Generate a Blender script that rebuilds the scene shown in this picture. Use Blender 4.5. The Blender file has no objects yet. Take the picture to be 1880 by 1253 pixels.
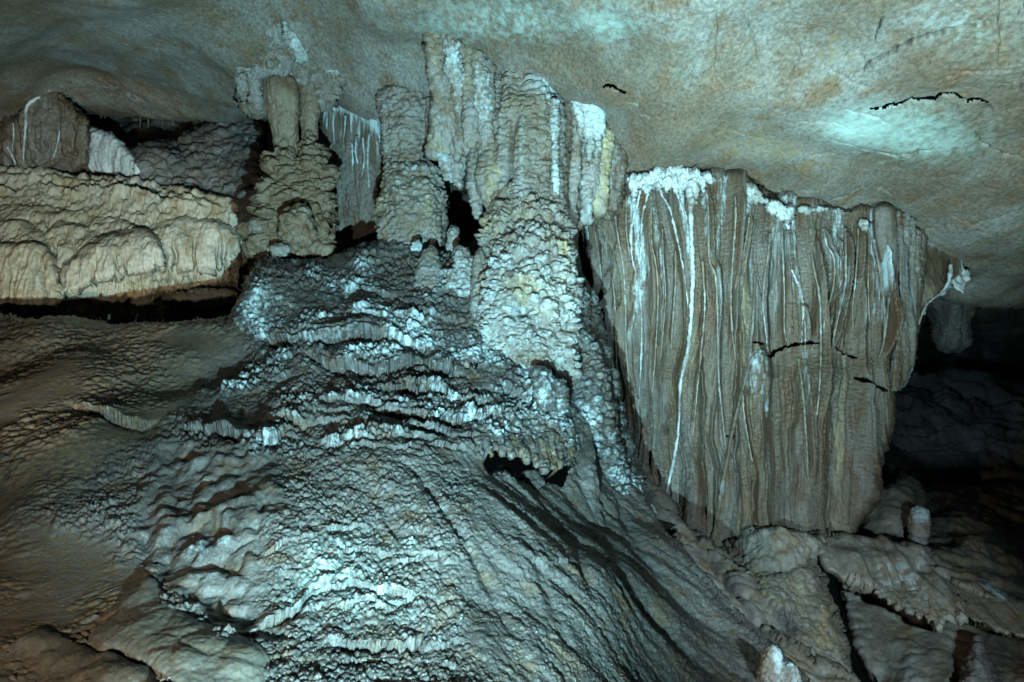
import bpy, math
import numpy as np

rng = np.random.default_rng(7)
FPX = 1880 * 26 / 36.0          # focal length in photo pixels (26 mm lens on 36 mm)
CAM = np.array([0.0, 0.0, 1.6])
f32 = np.float32
COL = bpy.context.scene.collection


def unproj(px, py, Y):
    """photo pixel + distance in front of the camera -> world point"""
    return np.stack([(px - 940.0) / FPX * Y, Y + 0 * px, CAM[2] + (626.5 - py) / FPX * Y], -1)


# ------------------------------------------------------------------ noise
_T = 64
_g = rng.normal(size=(_T, _T, _T, 3)); _g /= np.linalg.norm(_g, axis=-1, keepdims=True)
GRAD = _g.astype(f32).reshape(-1, 3)
JIT = rng.random((_T, _T, _T, 3)).astype(f32).reshape(-1, 3)
VAL = rng.random(_T ** 3).astype(f32)


def _idx(i, j, k):
    return ((i & 63) * 64 + (j & 63)) * 64 + (k & 63)


def perlin(P, seed=0):
    sh = P.shape[:-1]
    P = (P.reshape(-1, 3) + np.array([seed * 7.31, seed * 3.17, seed * 5.53])).astype(f32)
    I = np.floor(P).astype(np.int32); R = P - I
    U = R * R * R * (R * (R * 6 - 15) + 10)
    out = np.zeros(len(P), f32)
    for c in range(8):
        o = np.array([c >> 2 & 1, c >> 1 & 1, c & 1])
        g = GRAD[_idx(I[:, 0] + o[0], I[:, 1] + o[1], I[:, 2] + o[2])]
        d = R - o.astype(f32)
        w = 1
        for a in range(3):
            w = w * (U[:, a] if o[a] else 1 - U[:, a])
        out += w * (g * d).sum(-1)
    return (out * 1.5).reshape(sh)


def fbm(P, octv=4, seed=0, gain=0.5, lac=2.03):
    r = 0; a = 1.0
    for i in range(octv):
        r = r + a * perlin(P * lac ** i, seed + i)
        a *= gain
    return r


def worley(P, seed=0, jit=0.95):
    sh = P.shape[:-1]
    P = (P.reshape(-1, 3) + np.array([seed * 11.7, seed * 2.9, seed * 6.1])).astype(f32)
    I = np.floor(P).astype(np.int32); R = P - I
    n = len(P)
    f1 = np.full(n, 9, f32); f2 = np.full(n, 9, f32); cid = np.zeros(n, np.int32)
    for a in (-1, 0, 1):
        for b in (-1, 0, 1):
            for c in (-1, 0, 1):
                k = _idx(I[:, 0] + a, I[:, 1] + b, I[:, 2] + c)
                o = JIT[k] * jit + np.array([a, b, c], f32) - R
                d = (o * o).sum(-1)
                m = d < f1
                f2 = np.where(m, f1, np.minimum(f2, d))
                cid = np.where(m, k, cid)
                f1 = np.where(m, d, f1)
    return np.sqrt(f1).reshape(sh), np.sqrt(f2).reshape(sh), VAL[cid].reshape(sh)


def lobes(P, size, seed=0, st=(1, 1, 1), rnd=0.5):
    """rounded lumps packed side by side, 0 in the seams, about 1 on the tops"""
    f1, f2, v = worley(P / size * np.array(st), seed)
    return np.clip(1 - (f1 / 0.84) ** 2, 0, 1) ** 0.65 * (0.4 + 0.6 * sstep(0, 0.24, f2 - f1)) * (1 - rnd + rnd * v)


def sstep(a, b, x):
    t = np.clip((x - a) / (b - a), 0, 1)
    return t * t * (3 - 2 * t)


def n1(x, seed=0):
    x = np.asarray(x, float)
    return perlin(np.stack([x, 0 * x + seed * 3.7, 0 * x + 0.37], -1), seed)


# ------------------------------------------------------------------ fields
def tps(pts, lam=1e-3):
    p = np.array(pts, float); xy = p[:, :2] / 500; z = p[:, 2]
    n = len(p)

    def U(r2):
        return 0.5 * r2 * np.log(r2 + 1e-9)
    d2 = ((xy[:, None] - xy[None]) ** 2).sum(-1)
    A = np.zeros((n + 3, n + 3)); A[:n, :n] = U(d2) + lam * np.eye(n)
    A[:n, n] = 1; A[:n, n + 1:] = xy; A[n, :n] = 1; A[n + 1:, :n] = xy.T
    w = np.linalg.solve(A, np.concatenate([z, [0, 0, 0]]))

    def f(px, py):
        x = np.asarray(px, float) / 500; y = np.asarray(py, float) / 500
        x, y = np.broadcast_arrays(x, y)
        r = w[n] + w[n + 1] * x + w[n + 2] * y
        for i in range(n):
            r = r + w[i] * U((x - xy[i, 0]) ** 2 + (y - xy[i, 1]) ** 2)
        return r
    return f


def sdf(px, py, poly):
    """signed distance to a polygon, positive inside"""
    q = np.array(poly, float)
    d = np.full(px.shape, 1e9); s = np.zeros(px.shape, bool)
    for i in range(len(q)):
        ax, ay = q[i - 1]; bx, by = q[i]
        ex, ey = bx - ax, by - ay
        t = np.clip(((px - ax) * ex + (py - ay) * ey) / (ex * ex + ey * ey + 1e-9), 0, 1)
        d = np.minimum(d, (px - ax - t * ex) ** 2 + (py - ay - t * ey) ** 2)
        c = ((ay > py) != (by > py)) & (px < (bx - ax) * (py - ay) / (by - ay + 1e-12) + ax)
        s ^= c
    d = np.sqrt(d)
    return np.where(s, d, -d)


def pdist(px, py, line):
    """distance to a polyline and the fraction along it"""
    q = np.array(line, float)
    seg = np.hypot(*(q[1:] - q[:-1]).T); cum = np.concatenate([[0], np.cumsum(seg)]); L = cum[-1]
    d = np.full(px.shape, 1e9); tt = np.zeros(px.shape)
    for i in range(len(q) - 1):
        ax, ay = q[i]; ex, ey = q[i + 1] - q[i]
        t = np.clip(((px - ax) * ex + (py - ay) * ey) / (ex * ex + ey * ey + 1e-9), 0, 1)
        e = (px - ax - t * ex) ** 2 + (py - ay - t * ey) ** 2
        m = e < d
        d = np.where(m, e, d); tt = np.where(m, (cum[i] + t * seg[i]) / L, tt)
    return np.sqrt(d), tt


def blob(px, py, cx, cy, rx, ry, ang=0.0):
    c, s = math.cos(ang), math.sin(ang)
    x = px - cx; y = py - cy
    return np.exp(-(((x * c + y * s) / rx) ** 2 + ((-x * s + y * c) / ry) ** 2))


def smooth_line(pts, n, k=None):
    """Catmull-Rom through rows of numbers, n samples"""
    p = np.array(pts, float)
    q = np.concatenate([[2 * p[0] - p[1]], p, [2 * p[-1] - p[-2]]])
    t = np.linspace(0, len(p) - 1 - 1e-6, n); i = t.astype(int); u = (t - i)[:, None]
    a, b, c, d = q[i], q[i + 1], q[i + 2], q[i + 3]
    return 0.5 * (2 * b + (c - a) * u + (2 * a - 5 * b + 4 * c - d) * u ** 2 + (3 * b - a - 3 * c + d) * u ** 3)


# ------------------------------------------------------------------ scene objects
def thing(name, label, cat, loc, group=None):
    o = bpy.data.objects.new(name, None); COL.objects.link(o)
    o.location = tuple(float(v) for v in loc); o.empty_display_size = 0.1
    o['label'] = label; o['category'] = cat
    if group: o['group'] = group
    return o


def tag(o, label, cat, group=None):
    o['label'] = label; o['category'] = cat
    if group: o['group'] = group
    return o


def mesh(name, V, Q, mat, parent=None, attrs=None, label=None):
    V = np.asarray(V, float)
    if parent is not None:
        V = V - np.array(parent.location)
        org = None
    else:
        org = V.mean(0); V = V - org
    me = bpy.data.meshes.new(name)
    Q = np.asarray(Q, np.int32)
    me.vertices.add(len(V)); me.vertices.foreach_set('co', V.astype(f32).ravel())
    me.loops.add(Q.size); me.loops.foreach_set('vertex_index', Q.ravel())
    k = Q.shape[1]
    me.polygons.add(len(Q)); me.polygons.foreach_set('loop_start', np.arange(len(Q), dtype=np.int32) * k)
    me.polygons.foreach_set('use_smooth', np.ones(len(Q), bool))
    me.update(calc_edges=True)
    for a, v in (attrs or {}).items():
        at = me.attributes.new(a, 'FLOAT', 'POINT'); at.data.foreach_set('value', np.asarray(v, f32).ravel())
    me.materials.append(mat)
    o = bpy.data.objects.new(name, me); COL.objects.link(o)
    if parent is not None: o.parent = parent
    else: o.location = tuple(float(v) for v in org)
    if label: o['label'] = label
    return o


def grid_normals(P):
    du = np.gradient(P, axis=1); dv = np.gradient(P, axis=0)
    N = np.cross(du, dv); N /= np.linalg.norm(N, axis=-1, keepdims=True) + 1e-12
    s = np.sign((N * (CAM - P)).sum(-1, keepdims=True)); s[s == 0] = 1
    return N * s


def relief(name, poly, depth, mat, parent=None, step=2.0, edge=(0, 0), wob=(0, 30), disp=None, holes=None,
           thick=0.4, back=False, label=None, bow=0.0):
    """a rock surface over an outline: depth(px,py) gives its distance, edge=(pixels, metres) rolls its rim away,
    disp adds relief along the surface normal, thick closes the rim backwards (back=True adds a rear face)"""
    q = np.array(poly, float)
    x0, y0 = q.min(0) - 3 * step - wob[0]; x1, y1 = q.max(0) + 3 * step + wob[0]
    def axis(a, b, lo, hi):      # fine inside the picture, coarser beyond its edges
        p = [np.arange(max(a, lo), min(b, hi), step)]
        if a < lo: p.insert(0, np.arange(lo - 3.5 * step, a, -3.5 * step)[::-1])
        if b > hi: p.append(np.arange(hi + 2.5 * step, b + 3.5 * step, 3.5 * step))
        return np.concatenate(p)
    gx = axis(x0, x1, -60, 1940); gy = axis(y0, y1, -40, 1300)
    px, py = np.meshgrid(gx, gy)
    sd = sdf(px, py, poly)
    if wob[0]:
        c = np.stack([px / wob[1], py / wob[1], 0 * px + q[0, 0] * .013], -1)
        sd = sd + wob[0] * fbm(c, 3, 3)
    gy_, gx_ = np.gradient(sd, gy, gx)
    gl = np.hypot(gx_, gy_) + 1e-6
    m = sd < 0
    pull = np.where(m & (sd > -2.5 * step), -sd, 0)
    px = px + gx_ / gl * pull; py = py + gy_ / gl * pull
    keep = (sd[:-1, :-1] > 0) | (sd[1:, :-1] > 0) | (sd[:-1, 1:] > 0) | (sd[1:, 1:] > 0)
    sdc = np.maximum(sd, 0)
    Y = depth(px, py)
    if edge[0]:
        t = np.clip(sdc / edge[0], 0, 1)
        Y = Y + edge[1] * (1 - np.sqrt(np.clip(1 - (1 - t) ** 2, 0, 1)))
    P = unproj(px, py, Y)
    N = grid_normals(P)
    attrs = {}
    if disp:
        D, attrs = disp(px, py, P, N, sdc)
        P = P + (N * D[..., None] if D.ndim == 2 else D)
    if holes is not None:
        h = holes(px, py)
        keep &= ~(h[:-1, :-1] | h[1:, :-1] | h[:-1, 1:] | h[1:, 1:])
    H, W = px.shape
    idx = np.arange(H * W).reshape(H, W)
    Q = np.stack([idx[:-1, :-1], idx[1:, :-1], idx[1:, 1:], idx[:-1, 1:]], -1)[keep]
    V = P.reshape(-1, 3); A = {k: v.ravel() for k, v in attrs.items()}
    # rim
    if thick:
        E = np.concatenate([Q[:, [0, 1]], Q[:, [1, 2]], Q[:, [2, 3]], Q[:, [3, 0]]])
        key = np.sort(E, 1); key = key[:, 0].astype(np.int64) * (H * W) + key[:, 1]
        u, inv, cnt = np.unique(key, return_inverse=True, return_counts=True)
        B = E[cnt[inv] == 1]
        ray = V - CAM; ray = ray / np.linalg.norm(ray, axis=-1, keepdims=True)
        V2 = V + ray * thick
        off = len(V)
        Q2 = np.stack([B[:, 1], B[:, 0], B[:, 0] + off, B[:, 1] + off], -1)
        QQ = [Q, Q2]
        if back: QQ.append(Q[:, ::-1] + off)
        V = np.concatenate([V, V2]); A = {k: np.concatenate([v, v]) for k, v in A.items()}
        Q = np.concatenate(QQ)
    used = np.unique(Q); mp = np.full(len(V), -1, np.int64); mp[used] = np.arange(len(used))
    return mesh(name, V[used], mp[Q], mat, parent, {k: v[used] for k, v in A.items()}, label)


def tube(name, rows, mat, parent=None, step=2.0, flat=0.85, disp=None, round_top=6, round_bot=6, label=None, tex_seed=0):
    """an upright stone shaft: rows of (py, left px, right px, distance of its axis)"""
    r = sorted(rows)
    H = r[-1][0] - r[0][0]
    n = max(8, int(H / step))
    ys = np.array([a[0] for a in r], float)
    s = smooth_line(r, 8 * n)
    py = np.linspace(r[0][0], r[-1][0], n)
    o = np.argsort(s[:, 0])
    L, R, Y = (np.interp(py, s[o, 0], s[o, k]) for k in (1, 2, 3))
    w = (R - L) / 2; c = (R + L) / 2
    if round_top:
        t = np.clip((py - r[0][0]) / round_top, 0, 1); w = w * np.sqrt(np.clip(1 - (1 - t) ** 2, 0.0004, 1))
    if round_bot:
        t = np.clip((r[-1][0] - py) / round_bot, 0, 1); w = w * np.sqrt(np.clip(1 - (1 - t) ** 2, 0.0004, 1))
    m = int(max(16, 2 * math.pi * np.median(w) / step))
    th = np.linspace(0, 2 * math.pi, m, endpoint=False)
    PX = c[:, None] + w[:, None] * np.cos(th); PY = py[:, None] + 0 * th
    YY = Y[:, None] - (w * Y / FPX * flat)[:, None] * np.sin(th)
    P = unproj(c[:, None] + 0 * th, PY, Y[:, None] + 0 * th)
    P = np.stack([P[..., 0] + (w * Y / FPX)[:, None] * np.cos(th), YY, P[..., 2]], -1)
    Pp = np.concatenate([P[:, -1:], P, P[:, :1]], 1)
    du = (Pp[:, 2:] - Pp[:, :-2]); dv = np.gradient(P, axis=0)
    N = np.cross(du, dv); N /= np.linalg.norm(N, axis=-1, keepdims=True) + 1e-12
    ax = P.mean(1, keepdims=True)
    sg = np.sign(((P - ax) * N).sum(-1).mean()); N = N * (sg if sg else 1)
    attrs = {}
    if disp:
        D, attrs = disp(PX, PY, P, N, None)
        P = P + (N * D[..., None] if D.ndim == 2 else D)
    idx = np.arange(n * m).reshape(n, m); nx = np.roll(idx, -1, 1)
    Q = np.stack([idx[:-1], nx[:-1], nx[1:], idx[1:]], -1).reshape(-1, 4)
    V = P.reshape(-1, 3); A = {k: np.broadcast_to(v, (n, m)).ravel() for k, v in attrs.items()}
    # caps as fans of degenerate-free quads around a centre vertex
    V = np.concatenate([V, [P[0].mean(0)], [P[-1].mean(0)]]); k0 = n * m
    A = {k: np.concatenate([v, [v[0]], [v[-1]]]) for k, v in A.items()}
    c0 = [(k0, idx[0][(j + 2) % m], idx[0][(j + 1) % m], idx[0][j]) for j in range(0, m - 1, 2)]
    c1 = [(k0 + 1, idx[-1][j], idx[-1][(j + 1) % m], idx[-1][(j + 2) % m]) for j in range(0, m - 1, 2)]
    Q = np.concatenate([Q, c0, c1])
    return mesh(name, V, Q, mat, parent, A, label)


def sweep(name, pts, mat, parent=None, n=None, sides=12, deep=1.0, disp=None, step=3.0, attrs_fn=None, label=None):
    """a rib along a path of (px, py, distance, half width in px), deep = depth of its section over its width"""
    p = np.array(pts, float)
    L = np.hypot(*(p[1:, :2] - p[:-1, :2]).T).sum()
    n = n or max(6, int(L / step))
    s = smooth_line(pts, n)
    C = unproj(s[:, 0], s[:, 1], s[:, 2]); rad = np.maximum(s[:, 3], 0.3) * s[:, 2] / FPX
    T = np.gradient(C, axis=0); T /= np.linalg.norm(T, axis=-1, keepdims=True)
    D = CAM - C; D /= np.linalg.norm(D, axis=-1, keepdims=True)
    S = np.cross(T, D); S /= np.linalg.norm(S, axis=-1, keepdims=True)
    D = np.cross(S, T)
    th = np.linspace(0, 2 * math.pi, sides, endpoint=False)
    N = S[:, None] * np.cos(th)[:, None] + D[:, None] * np.sin(th)[:, None]
    P = C[:, None] + rad[:, None, None] * (S[:, None] * np.cos(th)[:, None] + deep * D[:, None] * np.sin(th)[:, None])
    attrs = {}
    if disp:
        dd, attrs = disp(s[:, 0][:, None] + 0 * th, s[:, 1][:, None] + 0 * th, P, N, None)
        P = P + N * dd[..., None]
    m = sides
    idx = np.arange(n * m).reshape(n, m); nx = np.roll(idx, -1, 1)
    Q = np.stack([idx[:-1], nx[:-1], nx[1:], idx[1:]], -1).reshape(-1, 4)
    V = np.concatenate([P.reshape(-1, 3), [C[0]], [C[-1]]]); k0 = n * m
    A = {k: np.concatenate([np.broadcast_to(v, (n, m)).ravel(), [0, 0]]) for k, v in attrs.items()}
    c0 = [(k0, idx[0][(j + 2) % m], idx[0][(j + 1) % m], idx[0][j]) for j in range(0, m - 1, 2)]
    c1 = [(k0 + 1, idx[-1][j], idx[-1][(j + 1) % m], idx[-1][(j + 2) % m]) for j in range(0, m - 1, 2)]
    return mesh(name, V, np.concatenate([Q, c0, c1]), mat, parent, A, label)


# ------------------------------------------------------------------ materials
def rock(name, c1, c2, c3, s1=1.2, s2=6.0, rough=(0.45, 0.8), bump=0.5, bscale=90.0, calc=(0.56, 0.70, 0.71),
         ochre=(0.36, 0.28, 0.15), turq=(0.46, 0.64, 0.58), speck=0.25, stretch=(1, 1, 1), spec=0.5):
    m = bpy.data.materials.new(name); m.use_nodes = True
    nt = m.node_tree; nd = nt.nodes; lk = nt.links
    for x in list(nd): nd.remove(x)
    out = nd.new('ShaderNodeOutputMaterial'); b = nd.new('ShaderNodeBsdfPrincipled')
    lk.new(b.outputs[0], out.inputs[0])
    b.inputs['Specular IOR Level'].default_value = spec
    tc = nd.new('ShaderNodeTexCoord'); mp = nd.new('ShaderNodeMapping'); mp.inputs['Scale'].default_value = stretch
    lk.new(tc.outputs['Object'], mp.inputs[0])

    def noise(scale, det=6, rg=0.55, dist=0.0):
        n = nd.new('ShaderNodeTexNoise'); n.inputs['Scale'].default_value = scale
        n.inputs['Detail'].default_value = det; n.inputs['Roughness'].default_value = rg
        n.inputs['Distortion'].default_value = dist
        lk.new(mp.outputs[0], n.inputs['Vector']); return n.outputs['Fac']

    def ramp(fac, a, bb):
        r = nd.new('ShaderNodeMapRange'); r.inputs['From Min'].default_value = a; r.inputs['From Max'].default_value = bb
        r.interpolation_type = 'SMOOTHSTEP'
        lk.new(fac, r.inputs['Value']); return r.outputs['Result']

    def math_(op, a, c):
        n = nd.new('ShaderNodeMath'); n.operation = op
        for i, v in enumerate((a, c)):
            if isinstance(v, (int, float)): n.inputs[i].default_value = v
            else: lk.new(v, n.inputs[i])
        n.use_clamp = op != 'ADD'
        return n.outputs[0]

    def mix(fac, a, c, mode='MIX'):
        n = nd.new('ShaderNodeMix'); n.data_type = 'RGBA'; n.blend_type = mode
        if isinstance(fac, (int, float)): n.inputs['Factor'].default_value = fac
        else: lk.new(fac, n.inputs['Factor'])
        for key, v in ((6, a), (7, c)):
            if isinstance(v, tuple): n.inputs[key].default_value = (*v, 1)
            else: lk.new(v, n.inputs[key])
        return n.outputs[2]

    def att(n_):
        a = nd.new('ShaderNodeAttribute'); a.attribute_name = n_; return a.outputs['Fac']
    col = mix(ramp(noise(s1, 5, 0.6, 0.4), 0.38, 0.62), c1, c2)
    col = mix(ramp(noise(s2, 6, 0.65), 0.48, 0.68), col, c3)
    fine = noise(s2 * 9, 5, 0.7)
    g = nd.new('ShaderNodeMapRange'); lk.new(fine, g.inputs['Value'])
    g.inputs['From Min'].default_value = 0.3; g.inputs['From Max'].default_value = 0.7
    g.inputs['To Min'].default_value = 1 - speck; g.inputs['To Max'].default_value = 1 + speck
    cm = nd.new('ShaderNodeCombineColor')
    for i in range(3): lk.new(g.outputs[0], cm.inputs[i])
    col = mix(1.0, col, cm.outputs[0], 'MULTIPLY')
    brk = noise(s2 * 4, 5, 0.65)
    for nm, cc, amt in (('ochre', ochre, 1.0), ('turquoise', turq, 1.0), ('dark', (0.05, 0.045, 0.04), 0.8), ('calcite', calc, 1.0)):
        a = att(nm)
        # broken edge: the stain wins where attribute + noise passes a threshold
        k = ramp(math_('ADD', math_('ADD', a, math_('MULTIPLY', brk, 1.7)), -0.85), *((0.12, 1.15) if nm == 'turquoise' else (0.22, 0.85)))
        k = math_('MULTIPLY', k, ramp(a, 0.02, 0.22))
        col = mix(math_('MULTIPLY', k, amt), col, cc)
    lk.new(col, b.inputs['Base Color'])
    rr = nd.new('ShaderNodeMapRange'); lk.new(noise(s2 * 2.2, 4, 0.6), rr.inputs['Value'])
    rr.inputs['From Min'].default_value = 0.35; rr.inputs['From Max'].default_value = 0.65
    rr.inputs['To Min'].default_value = rough[0]; rr.inputs['To Max'].default_value = rough[1]
    lk.new(rr.outputs[0], b.inputs['Roughness'])
    if bump:
        h = math_('ADD', noise(bscale, 6, 0.7), math_('MULTIPLY', noise(bscale * 0.3, 4, 0.6), 0.9))
        bp = nd.new('ShaderNodeBump'); bp.inputs['Strength'].default_value = bump; bp.inputs['Distance'].default_value = 0.010
        lk.new(h, bp.inputs['Height']); lk.new(bp.outputs[0], b.inputs['Normal'])
    return m
# ------------------------------------------------------------------ world, camera, light
sc = bpy.context.scene
w = bpy.data.worlds.new('World'); sc.world = w; w.use_nodes = True
bg = w.node_tree.nodes['Background']; bg.inputs[0].default_value = (0.25, 0.45, 0.5, 1); bg.inputs[1].default_value = 0.003
cam = bpy.data.objects.new('camera', bpy.data.cameras.new('camera')); COL.objects.link(cam)
cam.location = tuple(CAM); cam.rotation_euler = (math.radians(90), 0, 0)
cam.data.lens = 26; cam.data.sensor_width = 36; cam.data.clip_start = 0.05; cam.data.clip_end = 200
sc.camera = cam


def lamp(name, px, py, Y, col, power, radius=0.06, aim=None, angle=None, blend=0.5):
    d = bpy.data.lights.new(name, 'SPOT' if aim else 'POINT'); o = bpy.data.objects.new(name, d); COL.objects.link(o)
    p = unproj(np.array(px, float), np.array(py, float), Y); o.location = tuple(float(v) for v in p)
    d.color = col; d.energy = power; d.shadow_soft_size = radius
    if aim:
        import mathutils
        t = unproj(np.array(aim[0], float), np.array(aim[1], float), aim[2])
        o.rotation_euler = mathutils.Vector([float(v) for v in (t - p)]).to_track_quat('-Z', 'Y').to_euler()
        d.spot_size = math.radians(angle); d.spot_blend = blend
    return o


CYAN = (0.42, 0.84, 0.98)


def xyz(x, y, z):
    return 940 + x / y * FPX, 626.5 - z / y * FPX, y


# show-cave floods standing on the floor around the camera, outside the picture, plus two added fills (x, distance, height from the camera)
lamp('flood_lamp', *xyz(-0.2, 1.25, -1.22), CYAN, 1150, 0.03, aim=(820, 520, 6.0), angle=92, blend=0.85)
lamp('warm_fill', *xyz(-1.7, 1.0, -0.9), (1.0, 0.90, 0.72), 105, 0.05)  # added unseen warm fill that brightens the left slope
lamp('chamber_fill', *xyz(4.5, 9.2, -0.7), (0.45, 0.75, 1.0), 42, 0.05, aim=(1800, 742, 13.5), angle=40, blend=0.9)  # unseen blue lamp added behind the curtain to brighten the far chamber
lamp('ceiling_lamp', *xyz(1.6, 1.5, -1.4), (0.54, 0.90, 0.96), 860, 0.10, aim=(1720, 80, 5.0), angle=88, blend=1.0)
lamp('curtain_lamp', *xyz(-0.35, 0.9, -0.30), (0.62, 0.91, 0.99), 290, 0.05, aim=(1330, 440, 7.2), angle=38, blend=0.9)
lamp('ledge_lamp', *xyz(2.3, 1.4, -0.95), (0.58, 0.86, 1.0), 380, 0.06, aim=(1480, 1120, 5.8), angle=50, blend=0.9)
lamp('terrace_lamp', *xyz(-1.9, 2.0, -1.0), (1.0, 0.90, 0.70), 340, 0.06, aim=(170, 405, 8.3), angle=27, blend=0.5)

sc.view_settings.view_transform = 'Standard'; sc.view_settings.look = 'None'
sc.view_settings.exposure = 1.05; sc.view_settings.gamma = 1
cy = sc.cycles
cy.max_bounces = 3; cy.diffuse_bounces = 0; cy.glossy_bounces = 2; cy.transmission_bounces = 2
cy.use_denoising = True
try:
    cy.denoiser = 'OPENIMAGEDENOISE'; cy.denoising_input_passes = 'RGB_ALBEDO_NORMAL'; cy.denoising_prefilter = 'ACCURATE'
except Exception:
    pass
cy.caustics_reflective = False; cy.caustics_refractive = False

# ------------------------------------------------------------------ materials
M_CEIL = rock('ceiling_limestone', (0.18, 0.14, 0.095), (0.27, 0.262, 0.228), (0.205, 0.135, 0.08), 0.9, 4.6, (0.4, 0.75), 0.4, 60, speck=0.55, stretch=(1, .5, 1))
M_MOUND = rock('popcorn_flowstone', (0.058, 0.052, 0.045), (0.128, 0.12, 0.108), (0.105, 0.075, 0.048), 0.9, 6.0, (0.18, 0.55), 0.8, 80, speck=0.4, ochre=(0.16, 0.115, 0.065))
M_COL = rock('column_stone', (0.20, 0.165, 0.12), (0.30, 0.28, 0.25), (0.20, 0.14, 0.08), 1.6, 7.0, (0.25, 0.6), 0.8, 80, speck=0.4, ochre=(0.52, 0.44, 0.24))
M_TWIN = rock('brown_column_stone', (0.19, 0.135, 0.08), (0.26, 0.205, 0.14), (0.17, 0.10, 0.05), 1.6, 7.0, (0.3, 0.65), 0.8, 80, speck=0.4, ochre=(0.30, 0.20, 0.10))
M_CURT = rock('curtain_stone', (0.115, 0.08, 0.048), (0.18, 0.158, 0.13), (0.115, 0.06, 0.028), 1.5, 5.0, (0.22, 0.55), 0.8, 80, stretch=(1.6, 1.6, 0.25), speck=0.35)
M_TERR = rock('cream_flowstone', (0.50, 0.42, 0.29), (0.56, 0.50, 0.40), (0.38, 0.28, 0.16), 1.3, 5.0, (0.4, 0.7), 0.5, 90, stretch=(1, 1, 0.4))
M_CALC = rock('white_calcite', (0.55, 0.58, 0.57), (0.68, 0.72, 0.71), (0.36, 0.38, 0.35), 4.0, 14.0, (0.3, 0.6), 0.4, 120, speck=0.12)
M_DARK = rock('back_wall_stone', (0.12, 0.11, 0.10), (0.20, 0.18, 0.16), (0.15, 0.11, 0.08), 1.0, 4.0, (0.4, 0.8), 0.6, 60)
M_FAR = rock('shaded_stone', (0.04, 0.037, 0.035), (0.07, 0.065, 0.06), (0.06, 0.045, 0.03), 1.0, 4.0, (0.5, 0.8), 0.4, 60)  # back wall stone darkened, shade of the deep recesses put into its colour
M_MUD = rock('muddy_slab', (0.11, 0.095, 0.07), (0.145, 0.135, 0.11), (0.09, 0.066, 0.042), 1.5, 6.0, (0.35, 0.6), 0.4, 130)
M_FLOOR = rock('wet_floor_stone', (0.17, 0.145, 0.11), (0.27, 0.245, 0.205), (0.20, 0.135, 0.08), 1.2, 4.5, (0.25, 0.6), 0.5, 90)
M_FOLD = rock('fold_stone', (0.22, 0.18, 0.125), (0.28, 0.26, 0.225), (0.36, 0.26, 0.15), 2.0, 7.0, (0.3, 0.55), 0.35, 120, stretch=(1, 1, 0.35))

# ------------------------------------------------------------------ ceiling
ceil_Y = tps([(1880, 0, 4.0), (1880, 300, 5.9), (1880, 480, 7.4), (1880, 560, 8.6), (1750, 545, 8.3), (2130, 560, 8.6), (2130, 0, 3.4),
              (1500, 0, 4.4), (1500, 200, 5.8), (1500, 300, 6.6), (1250, 0, 4.7), (1250, 150, 5.8), (1250, 250, 6.5),
              (1150, 325, 7.62), (1300, 325, 7.6), (1450, 372, 7.52), (1620, 385, 7.5), (1700, 460, 7.6), (1660, 240, 5.75),
              (1100, 220, 7.05), (1000, 150, 6.75), (900, 130, 6.75), (800, 60, 6.5), (950, 0, 5.2), (720, 0, 5.8),
              (700, 190, 7.7), (600, 190, 8.4), (640, 130, 7.5), (530, 30, 6.9),
              (0, 0, 5.2), (200, 0, 5.6), (450, 0, 6.5), (-250, 0, 5.0), (300, 90, 7.2), (440, 150, 7.7), (200, 60, 6.8),
              (150, 130, 8.4), (300, 190, 9.2), (450, 205, 9.0), (200, 212, 9.8), (60, 120, 7.7), (0, 100, 7.0), (0, 230, 9.0), (-250, 200, 8.5),
              (1500, -200, 3.4), (700, -200, 4.2), (0, -200, 4.0), (2130, -200, 2.7), (2900, 0, 2.7), (2900, 560, 7.6), (2900, -260, 2.1), (-800, 0, 4.4), (-800, 225, 7.6), (-800, -260, 3.2), (0, -260, 3.7), (1500, -260, 3.1)], 2e-3)
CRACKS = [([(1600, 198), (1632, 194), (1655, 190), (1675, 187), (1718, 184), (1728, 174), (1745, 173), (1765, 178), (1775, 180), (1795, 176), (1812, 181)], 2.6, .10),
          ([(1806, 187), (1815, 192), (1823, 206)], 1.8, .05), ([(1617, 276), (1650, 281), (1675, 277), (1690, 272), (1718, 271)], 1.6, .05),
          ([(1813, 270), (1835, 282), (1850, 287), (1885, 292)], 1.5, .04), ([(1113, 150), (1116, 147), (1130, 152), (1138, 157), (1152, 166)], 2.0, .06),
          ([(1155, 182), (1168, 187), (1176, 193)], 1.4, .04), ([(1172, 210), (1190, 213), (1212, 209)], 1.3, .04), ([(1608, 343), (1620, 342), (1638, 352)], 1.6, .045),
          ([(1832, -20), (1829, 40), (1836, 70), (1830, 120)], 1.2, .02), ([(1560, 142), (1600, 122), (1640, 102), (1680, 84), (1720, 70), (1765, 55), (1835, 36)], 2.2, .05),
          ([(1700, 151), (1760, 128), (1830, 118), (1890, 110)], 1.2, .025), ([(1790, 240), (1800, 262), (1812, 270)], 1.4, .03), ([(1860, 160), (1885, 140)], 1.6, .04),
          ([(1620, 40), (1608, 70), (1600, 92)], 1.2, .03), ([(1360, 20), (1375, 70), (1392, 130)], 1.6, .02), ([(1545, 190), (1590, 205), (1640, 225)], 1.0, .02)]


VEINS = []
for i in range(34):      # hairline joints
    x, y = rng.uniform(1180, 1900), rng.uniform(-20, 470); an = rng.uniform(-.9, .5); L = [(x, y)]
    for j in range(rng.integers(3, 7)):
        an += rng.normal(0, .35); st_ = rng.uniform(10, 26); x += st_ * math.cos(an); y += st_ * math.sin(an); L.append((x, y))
    VEINS.append((L, rng.uniform(.7, 1.1), rng.uniform(.012, .022)))


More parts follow.
